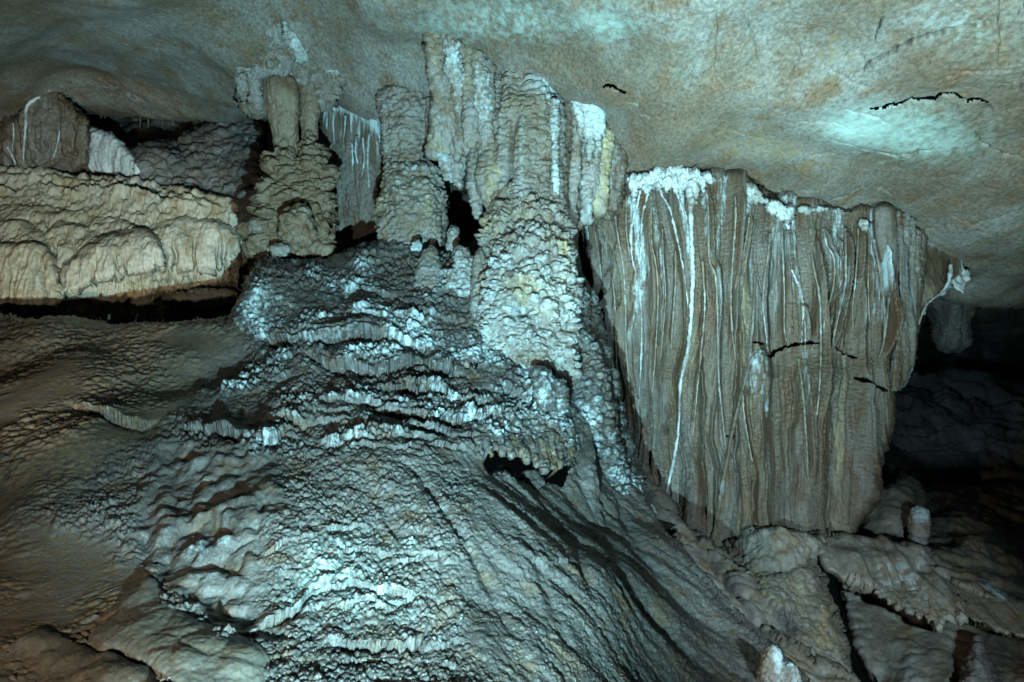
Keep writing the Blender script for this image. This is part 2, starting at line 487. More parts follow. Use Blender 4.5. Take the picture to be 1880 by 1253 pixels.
def ceil_disp(px, py, P, N, sd):
    d = 0.10 * fbm(P * 0.8, 2, 1) + 0.016 * fbm(P * np.array([2.6, 1.5, 2.6]), 2, 2) + 0.006 * fbm(P * np.array([9, 4.5, 9]), 3, 5) + 0.003 * perlin(P * np.array([45, 22, 45]), 4) + .003 * perlin(P * np.array([90, 45, 90]), 6)
    d = d + 0.005 * (np.abs(fbm(P * 1.8 * np.array([1, .5, 1]), 3, 8)) - .3)
    f1, f2, v = worley(P * 1.6 + 0.15 * fbm(P * 3, 2, 4)[..., None], 3)
    d = d + 0.006 * sstep(0.0, 0.03, f2 - f1) * sstep(1000, 1500, px)
    jx = 3.5 * perlin(np.stack([px / 13, py / 13, 0 * px], -1), 2); jy = 3.5 * perlin(np.stack([px / 13, py / 13, 0 * px], -1), 3)
    jx = jx + 1.2 * perlin(np.stack([px / 4, py / 4, 0 * px], -1), 5)
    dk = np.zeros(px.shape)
    for line, wd, dep in CRACKS + VEINS:
        q = np.array(line); m = (px > q[:, 0].min() - 30) & (px < q[:, 0].max() + 30) & (py > q[:, 1].min() - 30) & (py < q[:, 1].max() + 30)
        dd, t = pdist(px[m] + jx[m], py[m] + jy[m], line)
        dep = .015 if dep >= .055 else dep
        ww = 1.5 * wd * np.sqrt(np.clip(4 * t * (1 - t), 0.02, 1))
        d[m] -= dep * (1 - sstep(ww * 0.5, ww * 1.5, dd))
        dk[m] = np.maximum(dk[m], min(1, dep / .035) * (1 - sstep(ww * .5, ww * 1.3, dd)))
    # left: a lower lip that steps back under the big smooth slope
    lip = np.interp(px, [-250, 0, 80, 180, 300, 400, 480, 560], [60, 75, 96, 112, 150, 180, 205, 240]) + 6 * n1(px / 40, 4)
    k = sstep(560, 430, px)
    d = d + 0.16 * k * np.exp(-np.maximum(lip - py, 0) / 45) * sstep(8, -8, py - lip)
    # second lip from the crusted top towards the hanging drapery
    lip2 = np.interp(px, [460, 520, 560, 640, 700, 760], [-40, 20, 75, 150, 205, 240]) + 5 * n1(px / 25, 6)
    k = sstep(450, 500, px) * sstep(770, 700, px)
    d = d + 0.12 * k * np.exp(-np.maximum(lip2 - py, 0) / 60) * sstep(6, -6, py - lip2)
    turq = 0.85 * blob(px, py, 1660, 238, 165, 56, 0.12) + 0.5 * blob(px, py, 1130, 40, 60, 45) + 0.55 * blob(px, py, 950, 40, 150, 50) + 0.4 * blob(px, py, 1560, 230, 40, 30)  # soft turquoise patches set into the ceiling colour
    turq = turq + 0.35 * blob(px, py, 1780, 60, 120, 60) + 0.30 * blob(px, py, 1260, 120, 90, 60) + 0.35 * blob(px, py, 790, 60, 60, 60)
    cal = 0.30 * blob(px, py, 1740, 40, 160, 60) + 0.28 * blob(px, py, 880, 60, 200, 60) + 0.25 * blob(px, py, 1320, 150, 60, 30) + 0.22 * blob(px, py, 1640, 240, 110, 40)
    cal = cal + .10 * fbm(P * np.array([1.4, .7, 1.4]), 3, 12) + 0.30 * blob(px, py, 250, 175, 110, 22, .2) + .25 * blob(px, py, 1790, 400, 120, 60)
    och = 0.5 * blob(px, py, 1400, 270, 170, 45, .25) + 0.2 * blob(px, py, 280, 140, 200, 35, .3) + .35 * blob(px, py, 1540, 110, 60, 60) + 0.5 * blob(px, py, 1842, 75, 10, 45)
    return d, {'turquoise': np.clip(turq, 0, 1), 'calcite': np.clip(cal, 0, 1) * (1 - dk), 'ochre': och, 'dark': dk}


def ceil_holes(px, py):
    h = np.zeros(px.shape, bool)
    jx = 3.0 * perlin(np.stack([px / 13, py / 13, 0 * px], -1), 2) + 1.0 * perlin(np.stack([px / 4, py / 4, 0 * px], -1), 5); jy = 3.5 * perlin(np.stack([px / 13, py / 13, 0 * px], -1), 3)
    for line, wd, dep in CRACKS:
        if dep < .055: continue
        d, t = pdist(px + jx, py + jy, line)
        h |= d < (1.0 + .9 * (dep - .04) / .06 * np.sqrt(np.clip(4 * t * (1 - t), 0, 1)) * np.clip(.5 + n1((px + py) / 22, 3), 0, 1.3))
    return h


bx = np.linspace(-250, 2130, 120)
by = np.interp(bx, [-250, 0, 100, 160, 300, 430, 480, 540, 600, 700, 760, 900, 1040, 1150, 1300, 1450, 1600, 1690, 1740, 1780, 1880, 2130],
               [225, 240, 200, 216, 228, 216, 206, 206, 205, 235, 250, 300, 345, 350, 350, 390, 410, 500, 556, 560, 567, 575])
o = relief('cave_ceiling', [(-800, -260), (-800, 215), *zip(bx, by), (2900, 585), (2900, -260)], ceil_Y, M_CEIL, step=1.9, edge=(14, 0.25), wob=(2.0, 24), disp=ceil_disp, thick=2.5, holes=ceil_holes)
o['kind'] = 'structure'


# ------------------------------------------------------------------ walls and floor far behind
def wall_disp(a, s, seed, terr=0.0):
    def f(px, py, P, N, sd):
        d = a * fbm(P * s, 5, seed) + 0.5 * a * lobes(P, 0.55 / s, seed + 2, (1, 1, 1.8)) + 0.15 * a * perlin(P * s * 14, seed)
        if terr:
            z = P[..., 2] * 3.2 + 0.9 * fbm(P * np.array([0.5, 0.5, 1.5]), 3, seed)
            d = d + terr * (z - np.floor(z))
        return d, {}
    return f


back_Y = tps([(-250, 200, 10.4), (0, 300, 10.2), (200, 250, 10.6), (470, 220, 10.2), (480, 340, 9.4), (200, 360, 9.8), (700, 250, 9.6), (700, 480, 8.8),
              (900, 300, 9.2), (900, 460, 8.6), (1150, 300, 9.0), (1150, 700, 8.9), (-250, 620, 9.4), (-800, 400, 9.0), (400, 600, 9)])
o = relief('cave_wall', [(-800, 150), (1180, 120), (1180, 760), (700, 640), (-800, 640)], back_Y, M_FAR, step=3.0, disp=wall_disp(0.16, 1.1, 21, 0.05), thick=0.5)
o['kind'] = 'structure'
far_Y = tps([(1500, 500, 17), (2150, 500, 17), (1500, 950, 17), (2150, 950, 17), (1800, 700, 17.5)])
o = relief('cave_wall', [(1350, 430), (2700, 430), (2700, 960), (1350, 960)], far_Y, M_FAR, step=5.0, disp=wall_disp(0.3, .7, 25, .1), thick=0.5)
o['kind'] = 'structure'
chamber_Y = tps([(1600, 540, 11), (2150, 540, 11), (1600, 620, 12.2), (1880, 640, 12.5), (2150, 660, 12.5)])
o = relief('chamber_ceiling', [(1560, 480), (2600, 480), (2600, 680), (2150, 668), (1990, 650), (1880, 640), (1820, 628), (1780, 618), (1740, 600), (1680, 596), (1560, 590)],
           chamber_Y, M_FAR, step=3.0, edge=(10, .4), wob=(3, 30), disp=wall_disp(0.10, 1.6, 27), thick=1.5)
o['kind'] = 'structure'
bed_Y = tps([(1500, 700, 14.5), (1880, 712, 14.5), (1500, 800, 12.6), (1880, 800, 12.6), (1500, 920, 10.4), (1880, 930, 10.2), (2200, 720, 14), (2200, 930, 10.2)])
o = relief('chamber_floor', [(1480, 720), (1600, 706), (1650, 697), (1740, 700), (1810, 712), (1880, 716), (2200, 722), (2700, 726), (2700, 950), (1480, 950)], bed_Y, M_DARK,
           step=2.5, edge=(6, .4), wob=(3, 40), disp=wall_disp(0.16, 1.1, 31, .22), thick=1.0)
o['kind'] = 'structure'


def floor_disp(px, py, P, N, sd):
    d = 0.09 * fbm(P * 1.3, 4, 41) + 0.05 * lobes(P, 0.35, 42, (1, .6, 1.6)) + 0.02 * lobes(P, 0.1, 43) + 0.006 * perlin(P * 30, 2)
    z = (px * 0.25 - py) / 26 + 0.9 * fbm(P * 1.1, 2, 45)
    d = d + 0.05 * (1 - (z - np.floor(z))) * sstep(0, .15, z - np.floor(z))
    return d, {'calcite': .35 * blob(px, py, 1860, 1000, 60, 40), 'ochre': .4 * blob(px, py, 1830, 1040, 50, 20)}


pit_Y = tps([(1540, 960, 7.9), (1640, 900, 9.3), (1700, 905, 9.4), (1880, 892, 9.8), (1560, 1010, 7.2), (1700, 1010, 7.0), (1880, 1100, 6.2), (1800, 960, 8.0), (2150, 890, 9.8), (2150, 1150, 5.8)])
o = relief('cave_floor', [(1480, 960), (1560, 930), (1640, 905), (1700, 903), (1760, 906), (1800, 900), (1850, 897), (1880, 892), (2150, 880), (2700, 870), (2700, 1320), (2150, 1200), (1880, 1130), (1700, 1050), (1480, 1040)],
           pit_Y, M_FLOOR, step=2.0, edge=(8, .3), wob=(2.5, 30), disp=floor_disp, thick=1.2)
o['kind'] = 'structure'
# ------------------------------------------------------------------ the great flowstone mound
mound_Y = tps([(430, 560, 6.55), (490, 488, 6.8), (600, 478, 7.0), (740, 440, 7.1), (890, 455, 7.1), (1000, 470, 7.1), (1080, 560, 6.95), (1120, 650, 6.8),
               (0, 585, 6.7), (200, 585, 6.7), (-250, 590, 6.9), (0, 700, 5.5), (200, 700, 5.6), (400, 700, 5.8), (650, 620, 6.1), (650, 750, 5.3),
               (850, 600, 6.3), (850, 750, 5.5), (1000, 700, 6.0), (1100, 750, 6.2), (0, 900, 4.4), (250, 900, 4.4), (450, 900, 4.3), (650, 900, 4.5),
               (850, 900, 4.7), (1000, 880, 5.2), (1150, 900, 5.8), (0, 1100, 3.6), (300, 1100, 3.5), (650, 1100, 3.7), (900, 1100, 3.9), (1100, 1050, 4.4),
               (1250, 1050, 5.0), (1350, 1150, 4.7), (-250, 1253, 3.0), (300, 1253, 2.9), (650, 1253, 3.15), (900, 1253, 3.3), (1200, 1253, 3.8), (1440, 1240, 4.3), (1400, 1400, 3.6), (600, 1400, 2.7), (-800, 590, 6.8), (-800, 900, 4.5), (-800, 1253, 3.1), (-300, 1700, 2.2), (600, 1700, 2.1), (1500, 1650, 3.3)], 2e-3)
LEDGES = [  # line, height of the overhang, width above it, recess, raggedness px
    ([(425, 585), (470, 605), (530, 628), (600, 632), (690, 624), (760, 640), (800, 650)], .085, 55, .10, 5),
    ([(560, 650), (640, 668), (700, 682), (770, 676), (840, 684), (890, 680)], .075, 42, .12, 6),
    ([(690, 706), (740, 712), (800, 716), (830, 728), (880, 742), (910, 738)], .065, 32, .09, 6),
    ([(705, 752), (740, 756), (790, 764), (840, 772), (910, 768)], .06, 30, .09, 6),
    ([(740, 784), (800, 792), (840, 806), (880, 800)], .05, 26, .06, 5),
    ([(885, 812), (900, 836), (940, 832), (985, 852), (1000, 866), (1030, 862), (1048, 842)], .13, 46, .16, 8),
    ([(905, 712), (930, 722), (965, 728), (990, 742), (1020, 735)], .06, 30, .14, 6),
    ([(490, 770), (560, 778), (632, 774)], .05, 26, .05, 4),
    ([(325, 800), (400, 806), (440, 812), (490, 816), (515, 806), (540, 790)], .09, 38, .07, 5),
    ([(110, 733), (160, 750), (215, 778), (260, 786), (290, 780)], .06, 36, .05, 4),
    ([(440, 1165), (480, 1140), (520, 1120), (560, 1090), (620, 1066), (640, 1066)], .05, 34, .06, 5),
    ([(500, 1120), (530, 1116), (580, 1086), (640, 1062)], .03, 18, .03, 4),
    ([(560, 1080), (600, 1072), (680, 1090), (740, 1094), (800, 1100)], .045, 28, .06, 6),
    ([(600, 1010), (650, 1022), (720, 1030), (790, 1032)], .035, 24, .04, 5),
    ([(575, 1190), (640, 1172), (700, 1176), (760, 1180), (800, 1160)], .05, 34, .06, 6),
    ([(620, 1215), (680, 1200), (720, 1205), (770, 1188)], .03, 20, .03, 5),
    ([(475, 1010), (520, 1005), (580, 1000)], .03, 20, .03, 4),
    ([(680, 455), (720, 470), (780, 500), (840, 540)], .03, 30, .03, 8),
    ([(600, 520), (680, 540), (760, 575), (830, 600), (880, 620)], .035, 35, .04, 8),
    ([(960, 1040), (1000, 1050), (1060, 1040)], .03, 30, .03, 6),
]
GROOVES = [([(742, 850), (790, 920), (830, 985), (880, 1060), (930, 1130)], 9, .06), ([(985, 890), (1030, 970), (1070, 1050), (1100, 1110)], 8, .05),
           ([(1040, 900), (1090, 970), (1160, 1070), (1230, 1150), (1300, 1250)], 10, .05), ([(1075, 880), (1120, 960), (1170, 1010), (1240, 1090), (1330, 1200)], 9, .05),
           ([(930, 960), (1000, 1080), (1060, 1200)], 8, .03), ([(660, 870), (720, 980), (760, 1040)], 9, .03), ([(1140, 900), (1150, 960), (1190, 1020)], 7, .05),
           ([(430, 600), (520, 630), (580, 660), (640, 690)], 8, .05), ([(490, 900), (470, 980), (478, 1060)], 7, .03), ([(889, 440), (887, 520), (886, 600), (888, 670)], 5, .28), ([(1042, 470), (1050, 540), (1056, 600), (1062, 680)], 6, .2)]


def ledge(px, py, sd, L):
    line, A, wd, rec, jag = L
    q = np.array(line, float)
    x0, x1 = q[0, 0], q[-1, 0]
    out = np.zeros(px.shape); hi = np.zeros(px.shape)
    m = (px > x0 - 5) & (px < x1 + 5) & (py > q[:, 1].min() - 2.5 * wd) & (py < q[:, 1].max() + 50)
    X, Yp = px[m], py[m] + 9 * perlin(np.stack([px[m] / 60, py[m] / 60, 0 * px[m]], -1), 59)
    y = np.interp(X, q[:, 0], q[:, 1])
    sdn = int(q[0, 0]) % 50
    ys = y + jag * 1.5 * n1(X / 28, sdn) + .6 * jag * n1(X / 12, sdn + 1)
    te = np.clip(n1(X / 4.4, sdn + 2), 0, 1) * jag * 1.3 * np.clip(.6 + n1(X / 40, sdn + 9), 0, 1.2) + np.clip(n1(X / 9, sdn + 4), 0, 1) * jag
    u = np.clip((X - x0) / (x1 - x0), 0, 1); tap = np.clip(4.5 * u * (1 - u), 0, 1) ** .7 * np.clip(0.75 + 0.8 * n1(X / 35, sdn + 5), .15, 1.4)
    ds = np.maximum(ys - Yp, 0); dt = ys + te - Yp
    out[m] = tap * np.where(dt > 0, A * np.exp(-ds / (.7 * wd)), -rec * np.exp(np.minimum(dt, 0) / 10.0)); hi[m] = tap * np.where(dt > 0, np.exp(-ds / (wd * .35)), 0)
    return out, hi


for i in range(48):      # many short ragged rims between the long ones
    lo = i % 6 < 1
    x = rng.uniform(500, 800) if lo else rng.uniform(470, 860); y = rng.uniform(960, 1200) if lo else rng.uniform(560, 830)
    w_ = rng.uniform(45, 130); sl = rng.uniform(-.25, .02) if lo else rng.uniform(-.05, .14)
    LEDGES.append(([(x, y), (x + w_ / 2, y + sl * w_ / 2 - rng.uniform(0, 5)), (x + w_, y + sl * w_)], rng.uniform(.016, .034), rng.uniform(9, 18), rng.uniform(.015, .045), rng.uniform(2.5, 5)))


def zone(px, py, poly, soft, seed=0):
    s = sdf(px, py, poly) + 22 * fbm(np.stack([px / 60, py / 60, 0 * px + seed], -1), 3, seed)
    return sstep(-soft, soft, s)


def mound_disp(px, py, P, N, sd):
    d = 0.10 * perlin(P * 0.8, 51) + 0.06 * perlin(P * 1.9, 52)
    wp = P + 0.02 * np.stack([perlin(P * 9, 53), perlin(P * 9, 54), perlin(P * 9, 55)], -1)
    z_mud = zone(px, py, [(-900, 560), (430, 560), (440, 640), (330, 780), (160, 900), (0, 960), (-900, 960)], 45, 1)
    z_mud2 = zone(px, py, [(-900, 970), (150, 960), (230, 1000), (300, 1090), (200, 1300), (100, 1750), (-900, 1750)], 40, 2)
    z_pil = .9 * zone(px, py, [(300, 815), (420, 830), (500, 850), (500, 920), (470, 1000), (470, 1100), (520, 1160), (400, 1140), (300, 1070), (230, 1000), (260, 900)], 25, 3)
    z_str = zone(px, py, [(880, 850), (1150, 850), (1500, 1253), (1800, 1750), (1000, 1750), (860, 1100)], 60, 4)
    z_fin = zone(px, py, [(480, 840), (740, 830), (900, 870), (900, 1100), (1000, 1750), (420, 1750), (470, 1000)], 50, 5)
    mud = np.clip(z_mud + z_mud2, 0, 1)
    pop = 0.040 * lobes(wp, 0.072, 60) + 0.030 * lobes(wp, 0.034, 61) + 0.013 * lobes(wp, 0.018, 62)
    pop *= 0.35 + 0.95 * np.clip(fbm(P * 2.2, 3, 63) + .5, 0, 1.2)
    pop = pop + .03 * lobes(wp, .16, 58) * sstep(-.1, .4, perlin(P * 1.7, 57))
    fin = 0.020 * lobes(wp, 0.030, 64) + 0.010 * lobes(wp, 0.014, 65) + 0.02 * lobes(wp, 0.10, 66) + .012 * fbm(P * 9, 2, 67)
    # scaly ripples combed up to the right
    a = np.array([0.80, 0.25, 0.55]); a /= np.linalg.norm(a)
    b = np.array([-0.55, 0.1, 0.8]); b -= a * (a @ b); b /= np.linalg.norm(b); c = np.cross(a, b)
    Q = np.stack([P @ a * 0.38, P @ b, P @ c], -1)
    sc_ = 0.020 * lobes(Q, 0.040, 68) + 0.012 * lobes(Q, 0.10, 69) + 0.006 * lobes(P, 0.022, 70)
    sc_ *= 1.2 * sstep(-0.3, 0.35, fbm(P * np.array([1.2, 1.2, 2.2]), 3, 71)) + .04
    pil = 0.055 * fbm(wp * 5.5, 2, 72) + 0.040 * np.abs(perlin(wp * 8, 73)) + 0.018 * lobes(wp, .13, 74) * sstep(-.1, .4, perlin(P * 2.5, 76)) + 0.006 * fbm(P * 30, 2, 75)
    # streaks running down to the right
    a = np.array([0.62, -0.45, -0.64]); a /= np.linalg.norm(a)
    b = np.array([0.7, 0.1, 0.7]); b -= a * (a @ b); b /= np.linalg.norm(b); c = np.cross(a, b)
    Q = np.stack([P @ a * 0.18, P @ b, P @ c], -1)
    st = 0.030 * fbm(Q * 6, 3, 76) + 0.010 * lobes(np.stack([P @ a * 0.6, P @ b, P @ c], -1), 0.034, 77) + 0.009 * lobes(P, 0.017, 78) + .006 * lobes(P, .07, 79)
    t = pop
    t = t * (1 - z_fin) + fin * z_fin
    t = t * (1 - z_str) + st * z_str
    t = t * (1 - mud) + sc_ * mud
    t = t * (1 - z_pil) + pil * z_pil
    d = d + t
    hi = np.zeros(px.shape)
    for L in LEDGES:
        e, h = ledge(px, py, sd, L); e = e * (.65 if L[0][0][1] > 980 else 1.0); d += e; hi = np.maximum(hi, h)
    for line, wd, dep in GROOVES:
        q = np.array(line); m = (px > q[:, 0].min() - 60) & (px < q[:, 0].max() + 60) & (py > q[:, 1].min() - 60) & (py < q[:, 1].max() + 60)
        dd, tt = pdist(px[m] + 6 * n1(py[m] / 30, 3), py[m], line)
        d[m] += -.6 * dep * np.exp(-(dd / wd) ** 2) * np.clip(5 * tt * (1 - tt), 0, 1)
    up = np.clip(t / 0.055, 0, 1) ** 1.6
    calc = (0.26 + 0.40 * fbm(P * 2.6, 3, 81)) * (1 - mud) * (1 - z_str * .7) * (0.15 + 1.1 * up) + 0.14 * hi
    calc = calc + .42 * mud * up * sstep(0, .4, fbm(P * 2.2, 3, 85)) * sstep(1000, 850, py) + 0.36 * blob(px, py, 660, 1080, 180, 105) * (0.05 + up) + .35 * blob(px, py, 470, 540, 40, 50) + (.26 * blob(px, py, 580, 600, 120, 32) + .2 * blob(px, py, 640, 530, 120, 40) + .2 * blob(px, py, 760, 650, 130, 26) + .22 * blob(px, py, 460, 790, 70, 26) + .2 * blob(px, py, 1000, 720, 110, 70)) * (.3 + up) + .1 * blob(px, py, 690, 1170, 100, 40)  # calcite, plus a pale patch painting the flood's hot spot low down
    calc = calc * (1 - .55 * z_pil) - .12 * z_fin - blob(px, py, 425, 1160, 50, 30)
    ochre = 0.62 * mud + 0.45 * blob(px, py, 970, 815, 90, 28) + .25 * blob(px, py, 480, 775, 60, 30) + .3 * blob(px, py, 520, 600, 60, 25) - .1
    turq = .32 * blob(px, py, 640, 1080, 170, 90) + .25 * blob(px, py, 850, 900, 50, 40) + 0.12 * z_fin * sstep(0, .5, perlin(P * 3, 83))  # first blob tints that painted hot spot turquoise
    dark = .22 * z_str + .35 * z_fin * sstep(-.1, .5, fbm(P * 1.6, 3, 84)) * (1 - hi) + .3 * z_mud2 * sstep(0.1, .5, perlin(P * 3, 86))
    return d, {'calcite': np.clip(calc, 0, 1), 'ochre': np.clip(ochre, 0, 1), 'turquoise': np.clip(turq, 0, 1), 'dark': np.clip(dark, 0, 1)}


mound_poly = [(-800, 592), (0, 584), (120, 588), (200, 585), (330, 588), (420, 586), (428, 560), (440, 530), (460, 503), (478, 484), (492, 478), (515, 487), (560, 487), (600, 480),
              (640, 468), (680, 455), (710, 444), (740, 436), (770, 444), (800, 450), (830, 455), (860, 448), (900, 440), (1000, 440), (1050, 480), (1085, 560), (1120, 650), (1142, 780),
              (1172, 850), (1190, 890), (1225, 960), (1265, 1040), (1310, 1100), (1360, 1150), (1410, 1195), (1470, 1253), (1760, 1680), (-800, 1680)]
mound = thing('flowstone_mound', 'huge dark grey popcorn-textured flowstone mound filling the foreground below the columns', 'flowstone mound', unproj(np.array(700.), np.array(1253.), 3.2))


# yellowish fluted fringes along the broken hollow at the foot of the column
def fringe(parent, poly, base, out, seed, mat=None, och=.4, step=1.4, top=None):
    q = np.array(poly, float); y0 = q[:, 1].min() if top is None else top; y1 = q[:, 1].max()

    def Yf(px, py):
        return base(px, py) + .02 - (out + .02) * sstep(y0, y0 + .45 * (y1 - y0), py)

    def f(px, py, P, N, sd):
        k = P * np.array([1, .4, .18])
        d = .035 * fbm(k * 14, 2, seed) + .022 * np.abs(perlin(k * 30, seed + 1)) + .012 * lobes(P, .04, seed + 2) + .004 * fbm(P * 50, 2, seed)
        return d, {'ochre': np.clip(och + .5 * fbm(k * 9, 2, seed + 3), 0, 1), 'calcite': np.clip(.35 * fbm(k * 12, 2, seed + 4) + .1, 0, 1)}
    return relief('drip_fringe', poly, Yf, mat or M_COL, parent, step=step, edge=(5, .05), wob=(2.2, 6), disp=f, thick=.14)


fringe(mound, [(884, 800), (905, 792), (940, 796), (980, 800), (1010, 792), (1045, 786), (1056, 800), (1054, 835), (1046, 844), (1040, 832), (1034, 846), (1028, 862), (1022, 846), (1016, 864), (1006, 852), (1000, 870), (992, 852), (984, 856), (976, 838), (968, 848), (958, 834), (948, 828), (940, 838), (930, 824), (920, 834), (910, 826), (902, 840), (893, 822)],
       mound_Y, .025, 171, mat=M_MOUND, och=.5)
fringe(mound, [(842, 640), (852, 634), (872, 634), (882, 642), (880, 668), (874, 660), (869, 676), (864, 664), (858, 678), (853, 664), (848, 672), (842, 654)], mound_Y, .10, 175)


def mound_holes(px, py):
    j = 4 * perlin(np.stack([px / 9, py / 9, 0 * px], -1), 177)
    h = sdf(px + j, py + j, [(890, 838), (915, 832), (940, 832), (965, 842), (985, 850), (1000, 862), (1030, 860), (1048, 846), (1050, 862), (1040, 884), (1030, 874), (1012, 872), (1000, 880), (985, 866), (965, 860), (950, 850), (925, 848), (905, 852)]) > 0
    for cx, cy, rx, ry in [(862, 682, 14, 6), (985, 738, 14, 5)]:
        h |= np.hypot((px - cx + j) / rx, (py - cy + j) / ry) < 1
    return h


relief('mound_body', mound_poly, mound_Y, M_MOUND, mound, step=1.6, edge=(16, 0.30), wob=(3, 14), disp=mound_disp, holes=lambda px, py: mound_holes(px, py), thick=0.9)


# ------------------------------------------------------------------ slabs in the foreground
def slab_disp(a, seed):
    def f(px, py, P, N, sd):
        d = a * fbm(P * 3, 3, seed) + 0.012 * lobes(P, 0.16, seed, (1, 1, 1.4)) + 0.003 * lobes(P, 0.012, seed + 1) + .003 * fbm(P * 40, 2, seed + 3)
        return d, {'dark': np.clip(.5 * fbm(P * 4, 3, seed + 4), 0, 1), 'calcite': np.clip(.35 * fbm(P * 5, 3, seed + 5), 0, 1)}
    return f


slab_Y = lambda x, y: mound_Y(x, y) - .05
o = relief('rock_slab', [(150, 1185), (180, 1150), (215, 1105), (250, 1080), (272, 1064), (300, 1090), (325, 1112), (365, 1138), (400, 1150), (440, 1170), (470, 1184), (490, 1210), (498, 1300), (330, 1300), (285, 1226), (240, 1205), (190, 1200)],
           slab_Y, M_MUD, step=2.2, edge=(40, 0.08), wob=(3, 40), disp=slab_disp(.02, 91), thick=0.5)
tag(o, 'smooth muddy grey rock slab sloping down at the lower left foot of the mound', 'rock slab')
low_Y = lambda x, y: mound_Y(x, y) - .07
o = relief('boulder', [(-150, 1172), (-20, 1176), (40, 1164), (75, 1166), (110, 1182), (150, 1194), (200, 1200), (250, 1216), (300, 1240), (345, 1300), (-150, 1300)], low_Y, M_MUD, step=2.2,
           edge=(30, .08), wob=(3, 30), disp=slab_disp(.05, 95), thick=.5)
tag(o, 'dark stained boulder cut off by the bottom left corner of the photo', 'boulder')
# ------------------------------------------------------------------ surface kinds shared by the formations
def lumpy(size=0.09, amp=0.03, seed=100, flute=0.0, calc=0.0, och=0.0, dark=0.0, smooth=0.0, extra=None, st=(1, 1, 1.25), ripple=0.0):
    def f(px, py, P, N, sd):
        wp = P + size * 0.22 * np.stack([perlin(P / size * .9, seed), perlin(P / size * .9, seed + 1), perlin(P / size * .9, seed + 2)], -1)
        l1 = lobes(wp, size, seed, st)
        d = amp * (l1 + 0.45 * lobes(wp, size * .42, seed + 3, st) + .18 * lobes(P, size * .2, seed + 4)) + 0.9 * amp * fbm(P / (size * 3), 2, seed + 5)
        d = d + .1 * amp * perlin(P * 60, seed)
        if flute:
            q = P * np.array([1, 1, 0.10])
            d = d + flute * (0.6 * fbm(q * 9, 3, seed + 6) + .4 * np.abs(perlin(q * 22, seed + 7)))
        if ripple:
            q = P * np.array([7, 7, 34]); d = d + ripple * (np.abs(perlin(q + .8 * perlin(P * 9, seed)[..., None], seed + 8)) + .5 * perlin(q * 2.1, seed + 9))
        c = calc + (0.25 * fbm(P * 3.5, 3, seed + 10) + .25 * (l1 - .4)) * (calc > 0)
        o = och + 0.5 * fbm(P * np.array([4, 4, 2]), 3, seed + 11) * (och > 0)
        k = dark + .4 * fbm(P * 3, 3, seed + 12) * (dark > 0)
        A = {'calcite': c, 'ochre': o, 'dark': k}
        if extra:
            e = extra(px, py, P)
            d = d + e.pop('d', 0)
            for n_, v in e.items(): A[n_] = A.get(n_, 0) + v
        return d, {n_: np.clip(v + 0 * px, 0, 1) for n_, v in A.items()}
    return f


def at(x, y, Y):
    return unproj(np.array(float(x)), np.array(float(y)), Y)


# ------------------------------------------------------------------ the big central column
col = thing('stone_column', 'tall thick pale lumpy stone column rising from the mound beside the drapery curtain', 'column', at(990, 880, 6.1))
tube('lower_shaft', [(330, 925, 1006, 6.80), (380, 912, 1022, 6.74), (430, 900, 1034, 6.66), (480, 891, 1044, 6.5), (540, 890, 1052, 6.4), (600, 889, 1050, 6.34), (660, 890, 1052, 6.30), (700, 893, 1052, 6.36), (740, 895, 1050, 6.46), (780, 897, 1048, 6.6)],
     M_COL, col, step=1.6, round_top=30, round_bot=60,
     disp=lumpy(.105, .078, 101, calc=.36, och=.16, st=(1, 1, 1.2),
                extra=lambda px, py, P: {'d': -.14 * blob(px, py, 960, 572, 16, 14) - .09 * blob(px, py, 990, 610, 12, 14) + .03 * perlin(P * 3, 9) - .16 * blob(px, py, 1005, 690, 40, 10, .3),
                                         'calcite': -.32 * sstep(480, 390, py) - .3 * sstep(640, 730, py), 'ochre': .22 * blob(px, py, 985, 540, 45, 70)}))
tube('upper_shaft', [(128, 905, 990, 6.85), (145, 903, 1008, 6.85), (170, 899, 1022, 6.84), (220, 893, 1029, 6.83), (280, 893, 1029, 6.82), (340, 900, 1030, 6.8), (400, 906, 1031, 6.75), (440, 908, 1030, 6.75)],
     M_COL, col, step=1.8, round_top=22, round_bot=20, flat=.8,
     disp=lumpy(.085, .034, 111, flute=.05, dark=.16, st=(1, 1, 1.5), ripple=.010,
                extra=lambda px, py, P: {'d': -.10 * np.exp(-((px - 938 + (py - 300) * .08) / 4.5) ** 2) * sstep(220, 270, py) - .05 * np.exp(-((px - 917) / 4) ** 2) * sstep(260, 180, py),
                                         'calcite': .5 * blob(px, py, 1000, 165, 36, 30) + .35 * blob(px, py, 1010, 205, 22, 70) + .4 * np.exp(-((px - 958) / 7) ** 2) * sstep(200, 240, py)}))
tube('side_lobe', [(225, 896, 926, 6.78), (260, 888, 930, 6.74), (300, 880, 934, 6.72), (340, 877, 934, 6.71), (368, 888, 930, 6.71), (384, 898, 922, 6.72)], M_COL, col, step=1.8, round_top=10, round_bot=8,
     disp=lumpy(.07, .024, 115, flute=.025, calc=.05, och=.1, ripple=.01))
tube('calcite_streak', [(182, 1008, 1024, 6.63), (230, 1012, 1024, 6.6), (290, 1014, 1023, 6.58), (340, 1016, 1025, 6.57), (365, 1018, 1024, 6.6)], M_COL, col, step=1.6,
     disp=lumpy(.05, .016, 117, calc=.42))
tube('shelf_nodule', [(676, 984, 1000, 5.80), (690, 980, 1012, 5.76), (710, 980, 1018, 5.74), (735, 984, 1018, 5.74), (752, 990, 1012, 5.78)], M_MOUND, col, step=1.7, disp=lumpy(.05, .03, 118, calc=.3))
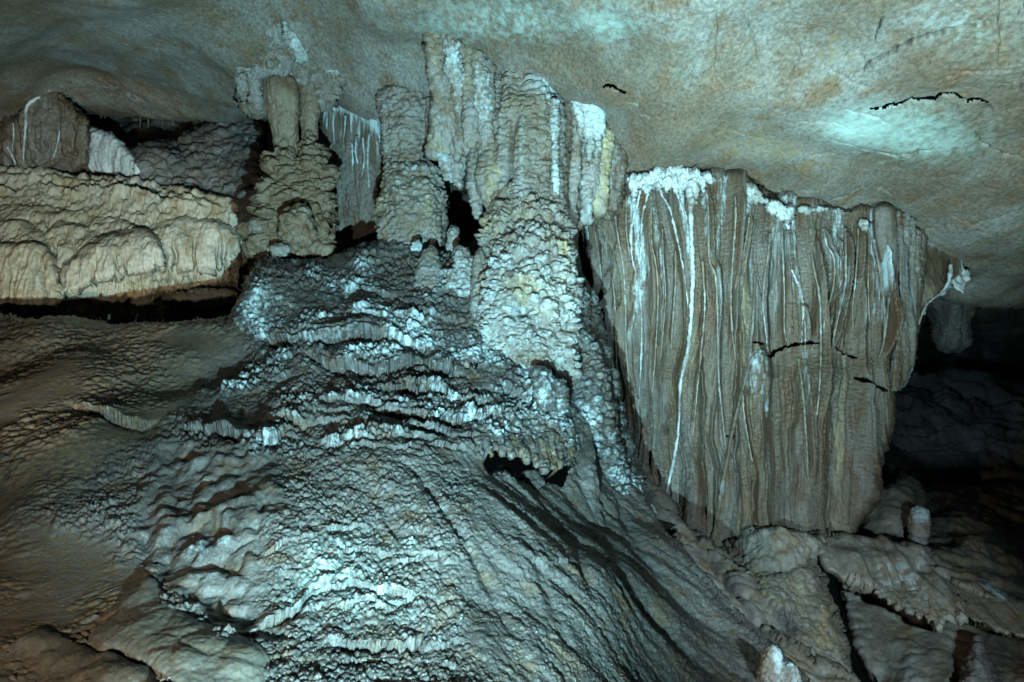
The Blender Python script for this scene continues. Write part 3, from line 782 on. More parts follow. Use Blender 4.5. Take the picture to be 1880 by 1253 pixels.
tube('shelf_nodule', [(698, 1016, 1030, 5.82), (720, 1012, 1036, 5.78), (748, 1014, 1038, 5.78), (770, 1018, 1034, 5.82)], M_MOUND, col, step=1.7, disp=lumpy(.05, .03, 119, calc=.3))
tube('shoulder', [(530, 1040, 1072, 6.75), (560, 1036, 1078, 6.7), (610, 1038, 1080, 6.62), (660, 1040, 1096, 6.5), (740, 1050, 1120, 6.3), (820, 1052, 1134, 6.15), (900, 1060, 1150, 6.0), (950, 1066, 1160, 5.9)],
     M_MOUND, col, step=1.7, round_top=16, round_bot=60, disp=lumpy(.085, .05, 120, calc=.26))
tube('shoulder', [(628, 1078, 1104, 6.8), (650, 1074, 1118, 6.78), (700, 1074, 1126, 6.7), (780, 1082, 1140, 6.5), (860, 1092, 1166, 6.3), (930, 1110, 1186, 6.1)],
     M_MOUND, col, step=1.7, round_top=16, round_bot=40, disp=lumpy(.075, .045, 122, calc=.22))
tube('foot_buttress', [(735, 1064, 1080, 6.45), (790, 1058, 1084, 6.10), (840, 1052, 1090, 5.75), (880, 1050, 1094, 5.58), (930, 1052, 1102, 5.42), (1000, 1064, 1112, 5.12), (1070, 1080, 1124, 4.85)], M_MOUND, col, step=1.9, round_top=20, round_bot=60,
     disp=lumpy(.05, .012, 124, flute=.02, calc=.12))
tube('foot_buttress', [(862, 902, 940, 5.42), (900, 898, 955, 5.30), (940, 902, 970, 5.1), (1000, 915, 985, 4.95)], M_MOUND, col, step=1.9, round_top=20, round_bot=60, disp=lumpy(.06, .022, 126, flute=.015, calc=.12))
tube('foot_buttress', [(868, 960, 985, 5.45), (900, 962, 1000, 5.33), (950, 972, 1015, 5.1), (1010, 985, 1030, 4.95)], M_MOUND, col, step=1.9, round_top=16, round_bot=60, disp=lumpy(.06, .022, 127, flute=.015, calc=.12))

# ------------------------------------------------------------------ shorter column whose lower half swells
blk = thing('stone_column', 'squat lumpy column between the twin columns and the dark hole, its lower half swollen', 'column', at(756, 470, 7.4))
tube('upper_shaft', [(160, 702, 775, 7.5), (185, 700, 796, 7.5), (230, 706, 798, 7.48), (280, 712, 794, 7.46), (312, 713, 792, 7.46), (340, 718, 790, 7.46)], M_COL, blk, step=1.8, round_top=14, round_bot=10, flat=.8,
     disp=lumpy(.07, .042, 131, flute=.02, dark=.34, st=(1, 1, 1.5)))
tube('swollen_base', [(304, 714, 794, 7.42), (322, 710, 804, 7.38), (360, 704, 811, 7.34), (400, 697, 815, 7.32), (435, 700, 812, 7.3), (470, 706, 808, 7.3), (500, 706, 808, 7.3)], M_COL, blk, step=1.8, round_top=12, round_bot=6, flat=.8,
     disp=lumpy(.062, .046, 133, calc=.18, och=.15))
tube('side_strip', [(170, 700, 716, 7.38), (230, 702, 718, 7.36), (300, 706, 720, 7.36), (320, 708, 718, 7.38)], M_COL, blk, step=1.8, disp=lumpy(.05, .014, 135, flute=.01))
tube('side_strip', [(180, 780, 800, 7.34), (230, 782, 808, 7.3), (270, 786, 806, 7.3), (292, 792, 802, 7.34)], M_COL, blk, step=1.8, disp=lumpy(.05, .014, 136, flute=.01))

# ------------------------------------------------------------------ twin columns
twl = thing('stone_column', 'left brown twin column, a smooth capsule above a pile of bulging lobes', 'column', at(515, 470, 7.6), 'twin columns')
tube('capsule', [(134, 496, 534, 7.52), (150, 486, 544, 7.5), (180, 487, 547, 7.5), (215, 493, 548, 7.53), (250, 502, 545, 7.58), (275, 510, 540, 7.64)], M_TWIN, twl, step=1.7, round_top=22, round_bot=6, flat=.8,
     disp=lumpy(.12, .008, 141, flute=.05, dark=.12))
tube('lobed_shaft', [(248, 504, 542, 7.66), (270, 504, 540, 7.6), (300, 498, 540, 7.58), (330, 492, 542, 7.55), (352, 484, 538, 7.54), (380, 484, 536, 7.52), (420, 478, 538, 7.5), (465, 480, 538, 7.5)], M_TWIN, twl, step=1.7, round_top=14, round_bot=10,
     disp=lumpy(.18, .12, 143, och=.12, dark=.14, st=(1, 1, 1.3)))
twr = thing('stone_column', 'right brown twin column, a thin rough neck above bulging lobes', 'column', at(577, 470, 7.6), 'twin columns')
tube('neck', [(105, 545, 590, 7.62), (150, 548, 590, 7.62), (190, 552, 588, 7.62), (230, 555, 583, 7.62), (262, 556, 580, 7.64)], M_TWIN, twr, step=1.7, round_top=10, round_bot=6, disp=lumpy(.05, .016, 145, dark=.2, flute=.01))
tube('lobed_shaft', [(250, 558, 582, 7.62), (268, 556, 586, 7.6), (300, 553, 596, 7.58), (340, 551, 603, 7.55), (380, 548, 606, 7.52), (420, 548, 606, 7.5), (465, 552, 602, 7.5)], M_TWIN, twr, step=1.7, round_top=14, round_bot=10,
     disp=lumpy(.16, .115, 147, och=.12, dark=.14, st=(1, 1, 1.3)))
base = thing('lumpy_boulder', 'cluster of knobbly brown lumps at the foot of the twin columns', 'boulder', at(530, 480, 7.3))
base_Y = tps([(440, 430, 7.45), (610, 430, 7.45), (530, 400, 7.3), (530, 460, 7.25), (610, 470, 7.5), (440, 475, 7.5)])
relief('lump_body', [(446, 430), (452, 408), (465, 402), (476, 415), (490, 405), (505, 395), (520, 385), (540, 378), (565, 390), (600, 395), (609, 410), (608, 438), (595, 450), (570, 452), (552, 458), (535, 470), (515, 476), (500, 468), (480, 458), (462, 466), (448, 460)],
       base_Y, M_TWIN, base, step=1.6, edge=(22, .2), wob=(5, 14), disp=lumpy(.12, .075, 149, och=.15, calc=.06), thick=.3)
tube('top_knob', [(380, 532, 552, 7.2), (395, 524, 564, 7.16), (415, 522, 574, 7.14), (435, 526, 578, 7.18), (450, 532, 572, 7.22)], M_TWIN, base, step=1.6, round_top=12, round_bot=10, disp=lumpy(.09, .05, 151, calc=.16))
tube('pale_knob', [(404, 464, 472, 7.3), (412, 461, 476, 7.28), (424, 462, 477, 7.3)], M_COL, base, step=1.5, disp=lumpy(.05, .025, 153, calc=.15))
tube('pale_knob', [(450, 505, 522, 7.15), (460, 500, 526, 7.12), (472, 504, 522, 7.15)], M_COL, base, step=1.5, disp=lumpy(.05, .03, 154, calc=.22))
for x, y0, y1, r in [(546, 440, 485, 9), (566, 440, 492, 9), (588, 440, 484, 10), (600, 430, 470, 8)]:
    tube('root', [(y0, x - r, x + r, 7.55), ((y0 + y1) / 2, x - r * .9, x + r * .9, 7.55), (y1, x - r * .7, x + r * .7, 7.5)], M_COL, base, step=1.8, disp=lumpy(.05, .012, 155 + int(x) % 7, dark=.1))

# ------------------------------------------------------------------ rough rock hanging above the twin columns
hang_Y = tps([(420, 50, 7.05), (520, 20, 6.9), (640, 140, 7.55), (480, 150, 7.5), (590, 180, 7.7), (470, 200, 7.9), (550, 100, 7.35)])
hang = thing('hanging_rock', 'rough crumbly brown rock mass hanging from the ceiling above the twin columns', 'hanging rock', at(520, 60, 7.2))
relief('rock_body', [(424, 62), (440, 40), (475, 26), (515, 22), (522, 48), (545, 78), (572, 98), (604, 104), (628, 128), (634, 144), (620, 164), (606, 184), (588, 184), (575, 160), (548, 148), (520, 136), (500, 132), (484, 142), (480, 170), (478, 204), (458, 194), (446, 172), (446, 130), (428, 104)],
       hang_Y, M_COL, hang, step=1.7, edge=(10, .12), wob=(3, 12), disp=lumpy(.09, .09, 161, dark=.22, flute=.04), thick=.5)
for x, y0, y1, r in [(446, 70, 178, 8), (468, 90, 206, 9), (430, 60, 140, 6), (497, 90, 150, 8)]:
    tube('hanging_tip', [(y0, x - r, x + r, 7.35), ((y0 + y1) / 2, x - r, x + r, 7.5), (y1, x - r * .8, x + r * .8, 7.62)], M_COL, hang, step=1.8, round_bot=12, disp=lumpy(.06, .035, 165 + int(x) % 9, dark=.12))

M_CRUST = rock('stained_crust', (0.26, 0.235, 0.20), (0.34, 0.33, 0.30), (0.24, 0.18, 0.12), 3.0, 12.0, (0.3, 0.6), 0.6, 90, speck=0.3, calc=(0.58, 0.64, 0.63), turq=(0.36, 0.54, 0.47))


def crust(name, poly, Yf, parent, seed, step=1.4, mat=None, amp=.02, fl=.03, edge=(7, .05), wob=(3, 8), white=.8, turq=.2):
    q_ = np.array(poly, float); ya = q_[:, 1].min(); yb = q_[:, 1].max()

    def f(px, py, P, N, sd):
        q = P * np.array([1, 1, .22])
        d = fl * (fbm(q * 16, 3, seed) + .4 * np.abs(perlin(q * 40, seed + 1))) + amp * lobes(P, .05, seed + 2) + .006 * lobes(P, .02, seed + 3) + .004 * fbm(P * 60, 2, seed)
        c = white * (.35 + .65 * sstep(0, 9, sd)) * (1 - .45 * (py - ya) / (yb - ya)) + .5 * fbm(q * 9, 3, seed + 4)
        return d, {'calcite': np.clip(c, 0, 1), 'turquoise': np.clip(turq + .5 * fbm(q * 5, 2, seed + 6), 0, .6)}
    return relief(name, poly, Yf, mat or M_CRUST, parent, step=step, edge=edge, wob=wob, disp=f, thick=.16)


crust('calcite_crust', [(518, 34), (526, 42), (530, 55), (538, 55), (548, 66), (562, 76), (574, 90), (570, 98), (566, 112), (556, 114), (545, 112), (540, 95), (534, 90), (530, 72), (524, 78), (522, 55)], lambda x, y: hang_Y(x, y) - .10, hang, 171, white=.75, turq=.5)
crust('calcite_crust', [(574, 92), (590, 98), (606, 106), (622, 122), (633, 140), (628, 150), (618, 160), (612, 172), (611, 158), (604, 140), (596, 128), (586, 116), (576, 106)], lambda x, y: hang_Y(x, y) - .07, hang, 173, white=.35, turq=.05)

# ------------------------------------------------------------------ cluster of sheets and stalactites left of the central column
def stal(label, rows, mat=None, seed=180, name='stalactite', group=None, step=1.7, **kw):
    kw.setdefault('size', .06); kw.setdefault('amp', .024)
    rt, rb = kw.pop('rt', 8), kw.pop('rb', 8)
    o = tube(name, rows, mat or M_COL, None, step=step, round_top=rt, round_bot=rb, disp=lumpy(seed=seed, **kw))
    return tag(o, label, name.replace('_', ' '), group)


G = 'stalactites fused to the ceiling left of the central column'
stal('broad pale ribbed stalactite hugging the ceiling, topmost of the fused cluster', [(40, 788, 806, 6.4), (90, 786, 812, 6.5), (150, 792, 818, 6.64), (210, 806, 826, 6.8), (250, 812, 830, 6.9)], None, 181, group=G, calc=.14, flute=.05, rt=25)
stal('white double-ridged stalactite streak lit bright beside the pale ribbed one', [(78, 820, 842, 6.42), (100, 820, 844, 6.45), (150, 828, 850, 6.55), (190, 838, 853, 6.65), (206, 842, 850, 6.7)], M_COL, 183, group=G, flute=.05, calc=.40)
stal('brown weathered stalactite with dark pits next to the teal sheet', [(86, 852, 868, 6.5), (120, 850, 870, 6.55), (180, 850, 872, 6.6), (240, 854, 876, 6.65), (270, 858, 872, 6.7)], None, 185, group=G, dark=.3, och=.2, flute=.02)
stal('flat teal white sheet between the brown stalactite and the central column', [(96, 866, 888, 6.52), (130, 866, 894, 6.55), (190, 870, 898, 6.62), (250, 876, 896, 6.7), (310, 880, 892, 6.72)], M_COL, 187, group=G, flute=.04, calc=.28)
stal('narrow grey fluted stalactite reaching down the left flank of the central column', [(120, 884, 902, 6.62), (180, 884, 904, 6.64), (260, 882, 900, 6.68), (320, 880, 896, 6.72)], None, 189, group=G, calc=.08, dark=.1, flute=.03)
stal('lumpy free-hanging stalactite ending over the black hole beside the central column', [(218, 864, 880, 6.85), (260, 866, 882, 6.85), (310, 862, 890, 6.85), (350, 862, 888, 6.84), (380, 870, 884, 6.84), (398, 874, 880, 6.85)], None, 191, group=G, size=.06, amp=.028, calc=.22)
plate_Y = tps([(780, 220, 6.86), (900, 220, 6.70), (780, 290, 6.98), (880, 290, 6.84), (830, 130, 6.55), (790, 60, 6.40), (900, 110, 6.56)])
o = relief('flowstone_plate', [(780, 60), (800, 40), (835, 66), (870, 90), (906, 112), (900, 250), (880, 282), (868, 275), (858, 284), (848, 276), (838, 290), (826, 282), (812, 292), (806, 286), (796, 292), (786, 288), (788, 240), (796, 180)], plate_Y, M_COL, step=1.7, edge=(8, .1), wob=(3, 12), disp=lumpy(.07, .03, 193, och=.10, dark=.08, flute=.06), thick=.3)
tag(o, 'brownish flowstone plate with a ragged lower edge linking the fused stalactites', 'flowstone')
ic = thing('icicle_cluster', 'cluster of blue white icicle tips hanging below the brownish plate', 'stalactite cluster', at(830, 275, 7.0))
for x, y0, y1, r in [(812, 268, 318, 6), (820, 270, 328, 6), (829, 274, 336, 7), (837, 276, 340, 6), (845, 270, 346, 6), (850, 280, 322, 5), (824, 285, 318, 6), (840, 288, 324, 6), (816, 280, 306, 6)]:
    tube('icicle', [(y0, x - r, x + r, 7.0), (y0 + (y1 - y0) * .4, x - r * .9, x + r * .9, 6.98), (y0 + (y1 - y0) * .75, x - r * .5, x + r * .5, 7.0), (y1, x - 1, x + 1, 7.0)], M_COL, ic, step=1.5, round_bot=2, disp=lumpy(.05, .03, calc=.38, seed=195 + int(x) % 5, flute=.012))

# ------------------------------------------------------------------ strips right of the central column
G2 = 'drapery strips right of the central column'
sp_Y = tps([(1034, 175, 6.98), (1110, 200, 7.02), (1145, 270, 7.25), (1034, 440, 7.05), (1140, 430, 7.45)])
o = relief('flowstone_plate', [(1026, 168), (1050, 166), (1084, 176), (1112, 200), (1122, 236), (1142, 262), (1146, 300), (1140, 360), (1132, 400), (1118, 410), (1104, 396), (1094, 412), (1080, 400), (1066, 420), (1050, 408), (1036, 430), (1028, 300)], sp_Y, M_CURT, step=1.6, edge=(8, .1), wob=(3, 10),
           disp=lumpy(.07, .022, 199, flute=.07, calc=.1, ripple=.008), thick=.3)
tag(o, 'brown fluted flowstone plate behind the drapery strips right of the central column', 'flowstone')
stal('thin brown drapery strip just right of the central column', [(180, 1034, 1046, 6.95), (230, 1032, 1046, 6.95), (300, 1032, 1042, 6.95), (420, 1034, 1042, 6.95), (500, 1036, 1042, 7.0)], M_CURT, 201, name='drapery_strip', group=G2, flute=.03, ripple=.006)
stal('grey white drapery strip with a narrow bright top', [(172, 1040, 1064, 6.98), (200, 1044, 1064, 6.98), (270, 1050, 1064, 6.98), (340, 1044, 1060, 7.0), (400, 1040, 1058, 7.02), (412, 1046, 1056, 7.02)], M_COL, 203, name='drapery_strip', group=G2, flute=.03, calc=.12, ripple=.006)
stal('wide drapery strip with a glowing green white crust at its top', [(184, 1062, 1092, 7.0), (205, 1062, 1108, 7.0), (235, 1066, 1110, 7.0), (270, 1070, 1102, 7.02), (320, 1072, 1094, 7.04), (380, 1070, 1086, 7.06), (410, 1072, 1082, 7.08)], M_COL, 205, name='drapery_strip', group=G2, flute=.05, calc=.3, extra=lambda px, py, P: {'calcite': .6 * sstep(290, 220, py)})
stal('yellowish lumpy drapery strip ending in a bulge above the curtain', [(238, 1098, 1126, 7.15), (280, 1094, 1122, 7.12), (330, 1088, 1116, 7.1), (370, 1084, 1112, 7.1), (395, 1090, 1108, 7.12)], M_COL, 207, name='drapery_strip', group=G2, flute=.02, och=.4, size=.06, amp=.02)
stal('ragged brown drapery strip tucked under the ceiling edge above the curtain', [(256, 1112, 1140, 7.22), (290, 1112, 1144, 7.25), (330, 1112, 1142, 7.3), (390, 1110, 1132, 7.35)], M_CURT, 209, name='drapery_strip', group=G2, flute=.03, calc=.18, ripple=.006)

crust('calcite_crust', [(938, 134), (955, 130), (975, 136), (995, 146), (1012, 160), (1026, 178), (1030, 200), (1028, 240), (1020, 262), (1014, 240), (1008, 280), (1002, 300), (1000, 250), (992, 230), (986, 260), (980, 300), (976, 250), (968, 220), (960, 190), (950, 170), (942, 154)], lambda x, y: 6.66 + (1 - np.sqrt(np.clip(1 - ((x - 965) / 80) ** 2, 0, 1))) * .45 + (y < 160) * 0, col, 195, white=.5, fl=.03, amp=.012, edge=(7, .08), wob=(4, 9))
crust('calcite_crust', [(1040, 182), (1052, 176), (1070, 176), (1084, 186), (1098, 196), (1108, 208), (1112, 226), (1106, 244), (1098, 270), (1092, 252), (1086, 290), (1080, 300), (1076, 262), (1070, 240), (1066, 262), (1060, 232), (1056, 210)], lambda x, y: 6.88 + .0004 * (x - 1070) ** 2 * .12, col, 197, white=.7, turq=.45, fl=.03, amp=.014, edge=(7, .08), wob=(3, 8))
# ------------------------------------------------------------------ small drapery behind the twin columns
dr_Y = tps([(590, 190, 8.25), (700, 240, 8.1), (600, 470, 8.4), (700, 470, 8.3), (640, 300, 8.15)])


def dr_disp(px, py, P, N, sd):
    q = P * np.array([1, 1, .12])
    d = .05 * fbm(q * 8, 3, 211) + .018 * lobes(P, .05, 212, (1.4, 1, 1)) * sstep(250, 270, py) + .012 * perlin(q * 24, 213)
    top = np.interp(px, [590, 620, 660, 690, 700], [186, 190, 206, 236, 242])
    c = .9 * np.exp(-np.maximum(py - top, 0) / 16) + .55 * sstep(.1, .5, perlin(q * 20, 214)) * np.exp(-np.maximum(py - top - 20, 0) / 90)
    return d, {'calcite': np.clip(c, 0, 1)}


sd_ = thing('small_drapery', 'small blue white fluted drapery hanging between the twin columns and the squat column', 'drapery', at(645, 190, 8.2))
relief('drapery_sheet', [(588, 186), (604, 183), (622, 188), (645, 196), (662, 206), (670, 216), (690, 206), (701, 222), (703, 300), (696, 345), (697, 500), (585, 500), (592, 350), (588, 280)], dr_Y, M_CURT, sd_, step=1.6, edge=(8, .1), wob=(2, 10), disp=dr_disp, thick=.12, back=True)
for k, (x, y0, y1) in enumerate([(600, 200, 252), (612, 205, 285), (634, 212, 262), (646, 262, 330), (655, 250, 310), (666, 252, 338), (678, 246, 345), (693, 218, 262)]):
    sweep('calcite_streak', [(x, y0, float(dr_Y(x, y0)) - .03, 2.0), (x + 4 * math.sin(k * 3), (y0 + y1) / 2, float(dr_Y(x, y0)) - .05, 1.6), (x + 5 * math.sin(k * 2.1), y1, float(dr_Y(x, y1)) - .0, .9)], M_COL, sd_, sides=8,
          disp=lambda px, py, P, N, sd: (.008 * fbm(P * 26, 2, 215), {'calcite': np.clip(.6 + .5 * perlin(P * 6, 216), 0, 1)}))

# ------------------------------------------------------------------ drapery at the left edge and the flow behind
ld_Y = tps([(0, 240, 8.9), (80, 165, 8.8), (160, 260, 9.1), (0, 330, 9.1), (160, 330, 9.3), (70, 260, 8.75)])
ldr = thing('small_drapery', 'brown fan-shaped drapery at the left edge with one white drip line', 'drapery', at(80, 180, 8.9))
relief('drapery_sheet', [(-60, 260), (-20, 248), (2, 234), (25, 212), (45, 190), (66, 174), (84, 162), (98, 162), (112, 172), (126, 190), (145, 208), (158, 230), (168, 262), (172, 345), (-60, 345)], ld_Y, M_CURT, ldr, step=1.8, edge=(12, .2), wob=(7, 16),
       disp=lumpy(.09, .02, 221, flute=.11, ripple=.006, dark=.1), thick=.25)
for pts in ([(72, 178, 3), (54, 190, 3.2), (48, 202, 3), (47, 230, 2.2), (44, 270, 1.8), (42, 305, 1.4)], [(2, 262, 2), (14, 272, 2), (24, 290, 1.6), (32, 310, 1.2)], [(24, 226, 1.4), (25, 250, 1.2), (22, 280, 1)], [(92, 165, 2.4), (80, 168, 2.4), (70, 178, 2.4)], [(110, 240, 1.4), (104, 270, 1.2), (98, 290, 1.)]):
    sweep('calcite_streak', [(x, y, float(ld_Y(x, y)) - .06, r) for x, y, r in pts], M_CRUST, ldr, sides=8, disp=lambda px, py, P, N, sd: (.008 * fbm(P * 26, 2, 223), {'calcite': np.clip(.65 + .6 * perlin(P * 6, 224), 0, 1)}))
bf_Y = tps([(160, 240, 9.2), (260, 300, 8.95), (240, 340, 9.0), (160, 340, 9.3), (480, 340, 8.9), (320, 260, 9.5), (450, 220, 9.7), (300, 320, 9.0)])
o = relief('flowstone_apron', [(158, 236), (180, 240), (205, 246), (222, 258), (236, 276), (250, 294), (262, 302), (262, 360), (158, 360)], bf_Y, M_CALC, step=1.8, edge=(10, .18), wob=(2, 12), disp=lumpy(.08, .012, 225, flute=.05, calc=.1), thick=.3)
tag(o, 'bluish white fluted flowstone apron in the shadow behind the terraced flowstone', 'flowstone')
o = relief('flowstone_bank', [(236, 300), (244, 285), (262, 272), (285, 264), (312, 262), (330, 270), (345, 250), (380, 232), (430, 222), (478, 224), (484, 400), (236, 400)], bf_Y, M_DARK, step=1.8, edge=(20, .35), wob=(4, 20),
           disp=lumpy(.16, .06, 227, flute=.03, calc=.10), thick=.4)
tag(o, 'dim rounded flowstone bank under the low ceiling behind the terraced flowstone', 'flowstone')

# ------------------------------------------------------------------ terraced flowstone
ter_Y = tps([(-60, 330, 9.0), (100, 320, 9.0), (300, 350, 8.9), (430, 370, 8.7), (440, 480, 8.5), (300, 430, 8.3), (300, 500, 8.2), (150, 420, 8.4), (0, 400, 8.4), (0, 480, 8.0), (0, 570, 7.9), (200, 570, 8.0), (430, 550, 8.3), (200, 480, 8.05), (-60, 570, 7.9), (430, 440, 8.5)], 2e-3)
RIMS = [([(-70, 335), (0, 320), (100, 324), (200, 336), (300, 352), (360, 362), (420, 366), (445, 380)], .10, 40), ([(-30, 356), (0, 352), (22, 356), (40, 366)], .06, 28),
        ([(120, 352), (200, 358), (280, 372), (330, 392)], .08, 30), ([(70, 350), (110, 352), (160, 372)], .05, 22), ([(200, 360), (260, 368), (300, 380)], .04, 20),
        ([(300, 372), (360, 374), (420, 386)], .05, 26), ([(-60, 340), (60, 334), (160, 342), (260, 356)], .05, 16), ([(316, 385), (350, 382), (386, 390)], .05, 24)]


def terr_disp(px, py, P, N, sd):
    q = P * np.array([1, 1, .14])
    d = .05 * fbm(P * 1.5, 2, 231)
    for i, (line, A, wd) in enumerate(RIMS):
        L = np.array(line, float)
        m = (px > L[0, 0]) & (px < L[-1, 0])
        X = px[m]; y = np.interp(X, L[:, 0], L[:, 1]) + 2.5 * n1(X / 17, i + 3) + 1.2 * n1(X / 6, i + 5)
        u = (X - L[0, 0]) / (L[-1, 0] - L[0, 0])
        tap = np.clip(7 * u * (1 - u), 0, 1) if line[0][0] > -40 else np.clip(6 * (1 - u), 0, 1)
        e = py[m] - y
        # the tread lies back, the rim rounds over and the riser falls under it
        d[m] += 1.1 * tap * A * (sstep(-5, 4, e) * np.exp(-np.maximum(e, 0) / (.75 * wd)))
    fl = .034 * fbm(q * 11, 3, 233) + .040 * np.abs(perlin(q * 20, 234)) + .012 * np.abs(perlin(q * 45, 232)) + .010 * lobes(P, .035, 235, (1, 1, .6)) + .014 * lobes(P, .09, 236, (1, 1, .5))
    d = d + fl
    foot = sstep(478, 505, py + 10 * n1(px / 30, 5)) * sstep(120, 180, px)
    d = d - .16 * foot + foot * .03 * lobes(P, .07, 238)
    for x0, y0, y1, wd in [(12, 485, 580, 4), (60, 490, 580, 5), (84, 500, 580, 6), (34, 520, 580, 3), (118, 440, 470, 2.5), (318, 430, 480, 3), (372, 420, 470, 3), (398, 425, 475, 3), (410, 430, 470, 2.5), (350, 440, 480, 3)]:
        d = d - .12 * np.exp(-((px - x0 - 3 * n1(py / 20, int(x0))) / wd) ** 2) * sstep(y0, y0 + 25, py) * sstep(y1 + 12, y1, py)
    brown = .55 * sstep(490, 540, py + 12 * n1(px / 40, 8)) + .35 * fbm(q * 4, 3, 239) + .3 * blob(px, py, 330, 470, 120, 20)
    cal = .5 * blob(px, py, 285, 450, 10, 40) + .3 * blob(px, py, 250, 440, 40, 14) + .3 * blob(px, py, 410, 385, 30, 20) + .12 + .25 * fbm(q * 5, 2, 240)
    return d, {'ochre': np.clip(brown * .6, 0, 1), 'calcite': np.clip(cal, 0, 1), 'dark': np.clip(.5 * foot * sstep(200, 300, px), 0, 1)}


ter = thing('terraced_flowstone', 'cream coloured stepped flowstone with rounded fluted rims at the left edge', 'flowstone', at(180, 575, 8.1))
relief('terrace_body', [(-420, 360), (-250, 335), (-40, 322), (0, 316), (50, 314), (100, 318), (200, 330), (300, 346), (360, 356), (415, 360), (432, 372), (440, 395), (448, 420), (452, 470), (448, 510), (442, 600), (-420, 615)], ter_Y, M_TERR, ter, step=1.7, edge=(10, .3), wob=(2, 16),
       disp=terr_disp, thick=.8)


def tier_disp(seed, top):
    tx, ty = np.array(top, float).T

    def f(px, py, P, N, sd):
        q = P * np.array([1, .5, .13])
        e = py - np.interp(px, tx, ty)
        k = sstep(0, 26, e)
        d = k * (.030 * fbm(q * 11, 3, seed) + .036 * np.abs(perlin(q * 19, seed + 1)) + .012 * np.abs(perlin(q * 45, seed + 2))) + .012 * lobes(P, .04, seed + 3, (1, 1, .7)) + .03 * fbm(P * 4, 2, seed + 4) + .004 * fbm(P * 40, 2, seed)
        for j in range(5):      # dark slits between the hanging folds
            x0 = tx[0] + (tx[-1] - tx[0]) * (.12 + .19 * j + .06 * math.sin(seed + j * 2.3)); w_ = 1.6 + (j * seed % 3)
            d = d - .10 * np.exp(-((px - x0 - 4 * n1(py / 22, seed + j)) / w_) ** 2) * sstep(30, 70, e)
        brown = .5 * sstep(485, 530, py + 14 * n1(px / 30, 8)) + .45 * fbm(q * 4, 3, seed + 5)
        return d, {'ochre': np.clip(brown * .7, 0, 1), 'calcite': np.clip(.3 * fbm(q * 5, 2, seed + 6) + .35 * blob(px, py, 285, 450, 9, 40), 0, .6)}
    return f


for i, (top, low, off) in enumerate([
        ([(-60, 378), (15, 372), (60, 369), (130, 377), (200, 387), (245, 402), (270, 426)], [(270, 470), (-60, 470)], .10),
        ([(70, 426), (82, 414), (94, 407), (120, 405), (150, 411), (178, 424), (198, 442)], [(198, 505), (70, 505)], .17),
        ([(-60, 400), (0, 393), (40, 403), (70, 418), (90, 438), (100, 466)], [(100, 500), (-60, 500)], .20),
        ([(276, 422), (290, 406), (330, 396), (370, 398), (400, 402), (425, 412), (441, 430)], [(443, 486), (420, 494), (380, 500), (330, 498), (290, 500)], .14),
        ([(110, 482), (130, 474), (148, 456), (178, 436), (208, 424), (240, 417), (268, 420), (288, 432), (301, 454)], [(302, 486), (286, 500), (262, 504), (240, 508), (200, 514), (160, 528), (132, 540), (110, 550)], .30),
        ([(-60, 450), (0, 442), (60, 442), (86, 452), (104, 474)], [(112, 510), (114, 545), (104, 572), (90, 578), (60, 585), (-60, 590)], .33)]):
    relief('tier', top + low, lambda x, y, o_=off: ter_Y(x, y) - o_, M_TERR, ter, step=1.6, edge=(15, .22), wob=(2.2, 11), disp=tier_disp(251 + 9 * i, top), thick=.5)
lip_Y = lambda x, y: ter_Y(x, y) - .10
relief('fluted_lip', [(312, 546), (325, 538), (345, 540), (350, 534), (380, 531), (410, 532), (428, 534), (438, 540), (436, 556), (425, 558), (405, 560), (380, 565), (358, 562), (345, 552), (325, 552)], lip_Y, M_TERR, ter, step=1.5, edge=(6, .12), wob=(2, 10),
       disp=lumpy(.07, .02, 241, flute=.03, calc=.25), thick=.2)
o = relief('flowstone_bank', [(440, 350), (470, 346), (480, 352), (500, 350), (505, 460), (440, 460)], lambda x, y: 8.5 + 0 * x, M_DARK, step=1.8, edge=(8, .2), wob=(4, 12), disp=lumpy(.1, .03, 243, flute=.03, calc=.15), thick=.3)
tag(o, 'dark ragged flowstone stub between the terraced flowstone and the twin columns', 'flowstone')

# ------------------------------------------------------------------ stalagmites along the crest of the mound
G3 = 'stalagmites on the crest of the mound'


def mite(label, rows, mat, seed, group=G3, name='stalagmite', **kw):
    kw.setdefault('size', .05); kw.setdefault('amp', .016)
    return tag(tube(name, rows, mat, None, step=1.5, round_top=10, round_bot=3, disp=lumpy(seed=seed, **kw)), label, 'stalagmite', group)


mite('fat bluish white stalagmite leaning on the mound crest beside the central column', [(456, 840, 856, 6.7), (470, 835, 863, 6.66), (490, 837, 866, 6.62), (510, 838, 868, 6.58), (540, 838, 868, 6.5)], M_COL, 251, calc=.42, size=.045, amp=.028)
mite('little white stump at the left foot of the fat bluish stalagmite', [(496, 824, 834, 6.6), (506, 821, 836, 6.58), (530, 820, 838, 6.52)], M_COL, 253, calc=.5, size=.03, amp=.016)
mite('grey dome stalagmite on the crest left of the fat bluish one', [(452, 784, 796, 6.85), (466, 777, 802, 6.8), (492, 768, 808, 6.72), (530, 760, 816, 6.6)], M_COL, 255, calc=.2)
mite('dim pale stalagmite knob standing in the black hole', [(414, 827, 838, 7.15), (428, 824, 842, 7.12), (452, 822, 842, 7.1), (470, 822, 842, 7.1)], M_COL, 257, calc=.35)
mite('slim stalagmite against the left side of the central column', [(458, 877, 888, 6.55), (476, 872, 890, 6.5), (510, 868, 890, 6.45), (560, 866, 890, 6.4), (610, 866, 892, 6.3)], M_COL, 259, calc=.2)
mite('small bright white knob on the dark crest under the squat column', [(442, 760, 770, 6.85), (448, 757, 773, 6.82), (460, 756, 773, 6.8)], M_COL, 261, calc=.6, size=.03, amp=.016)
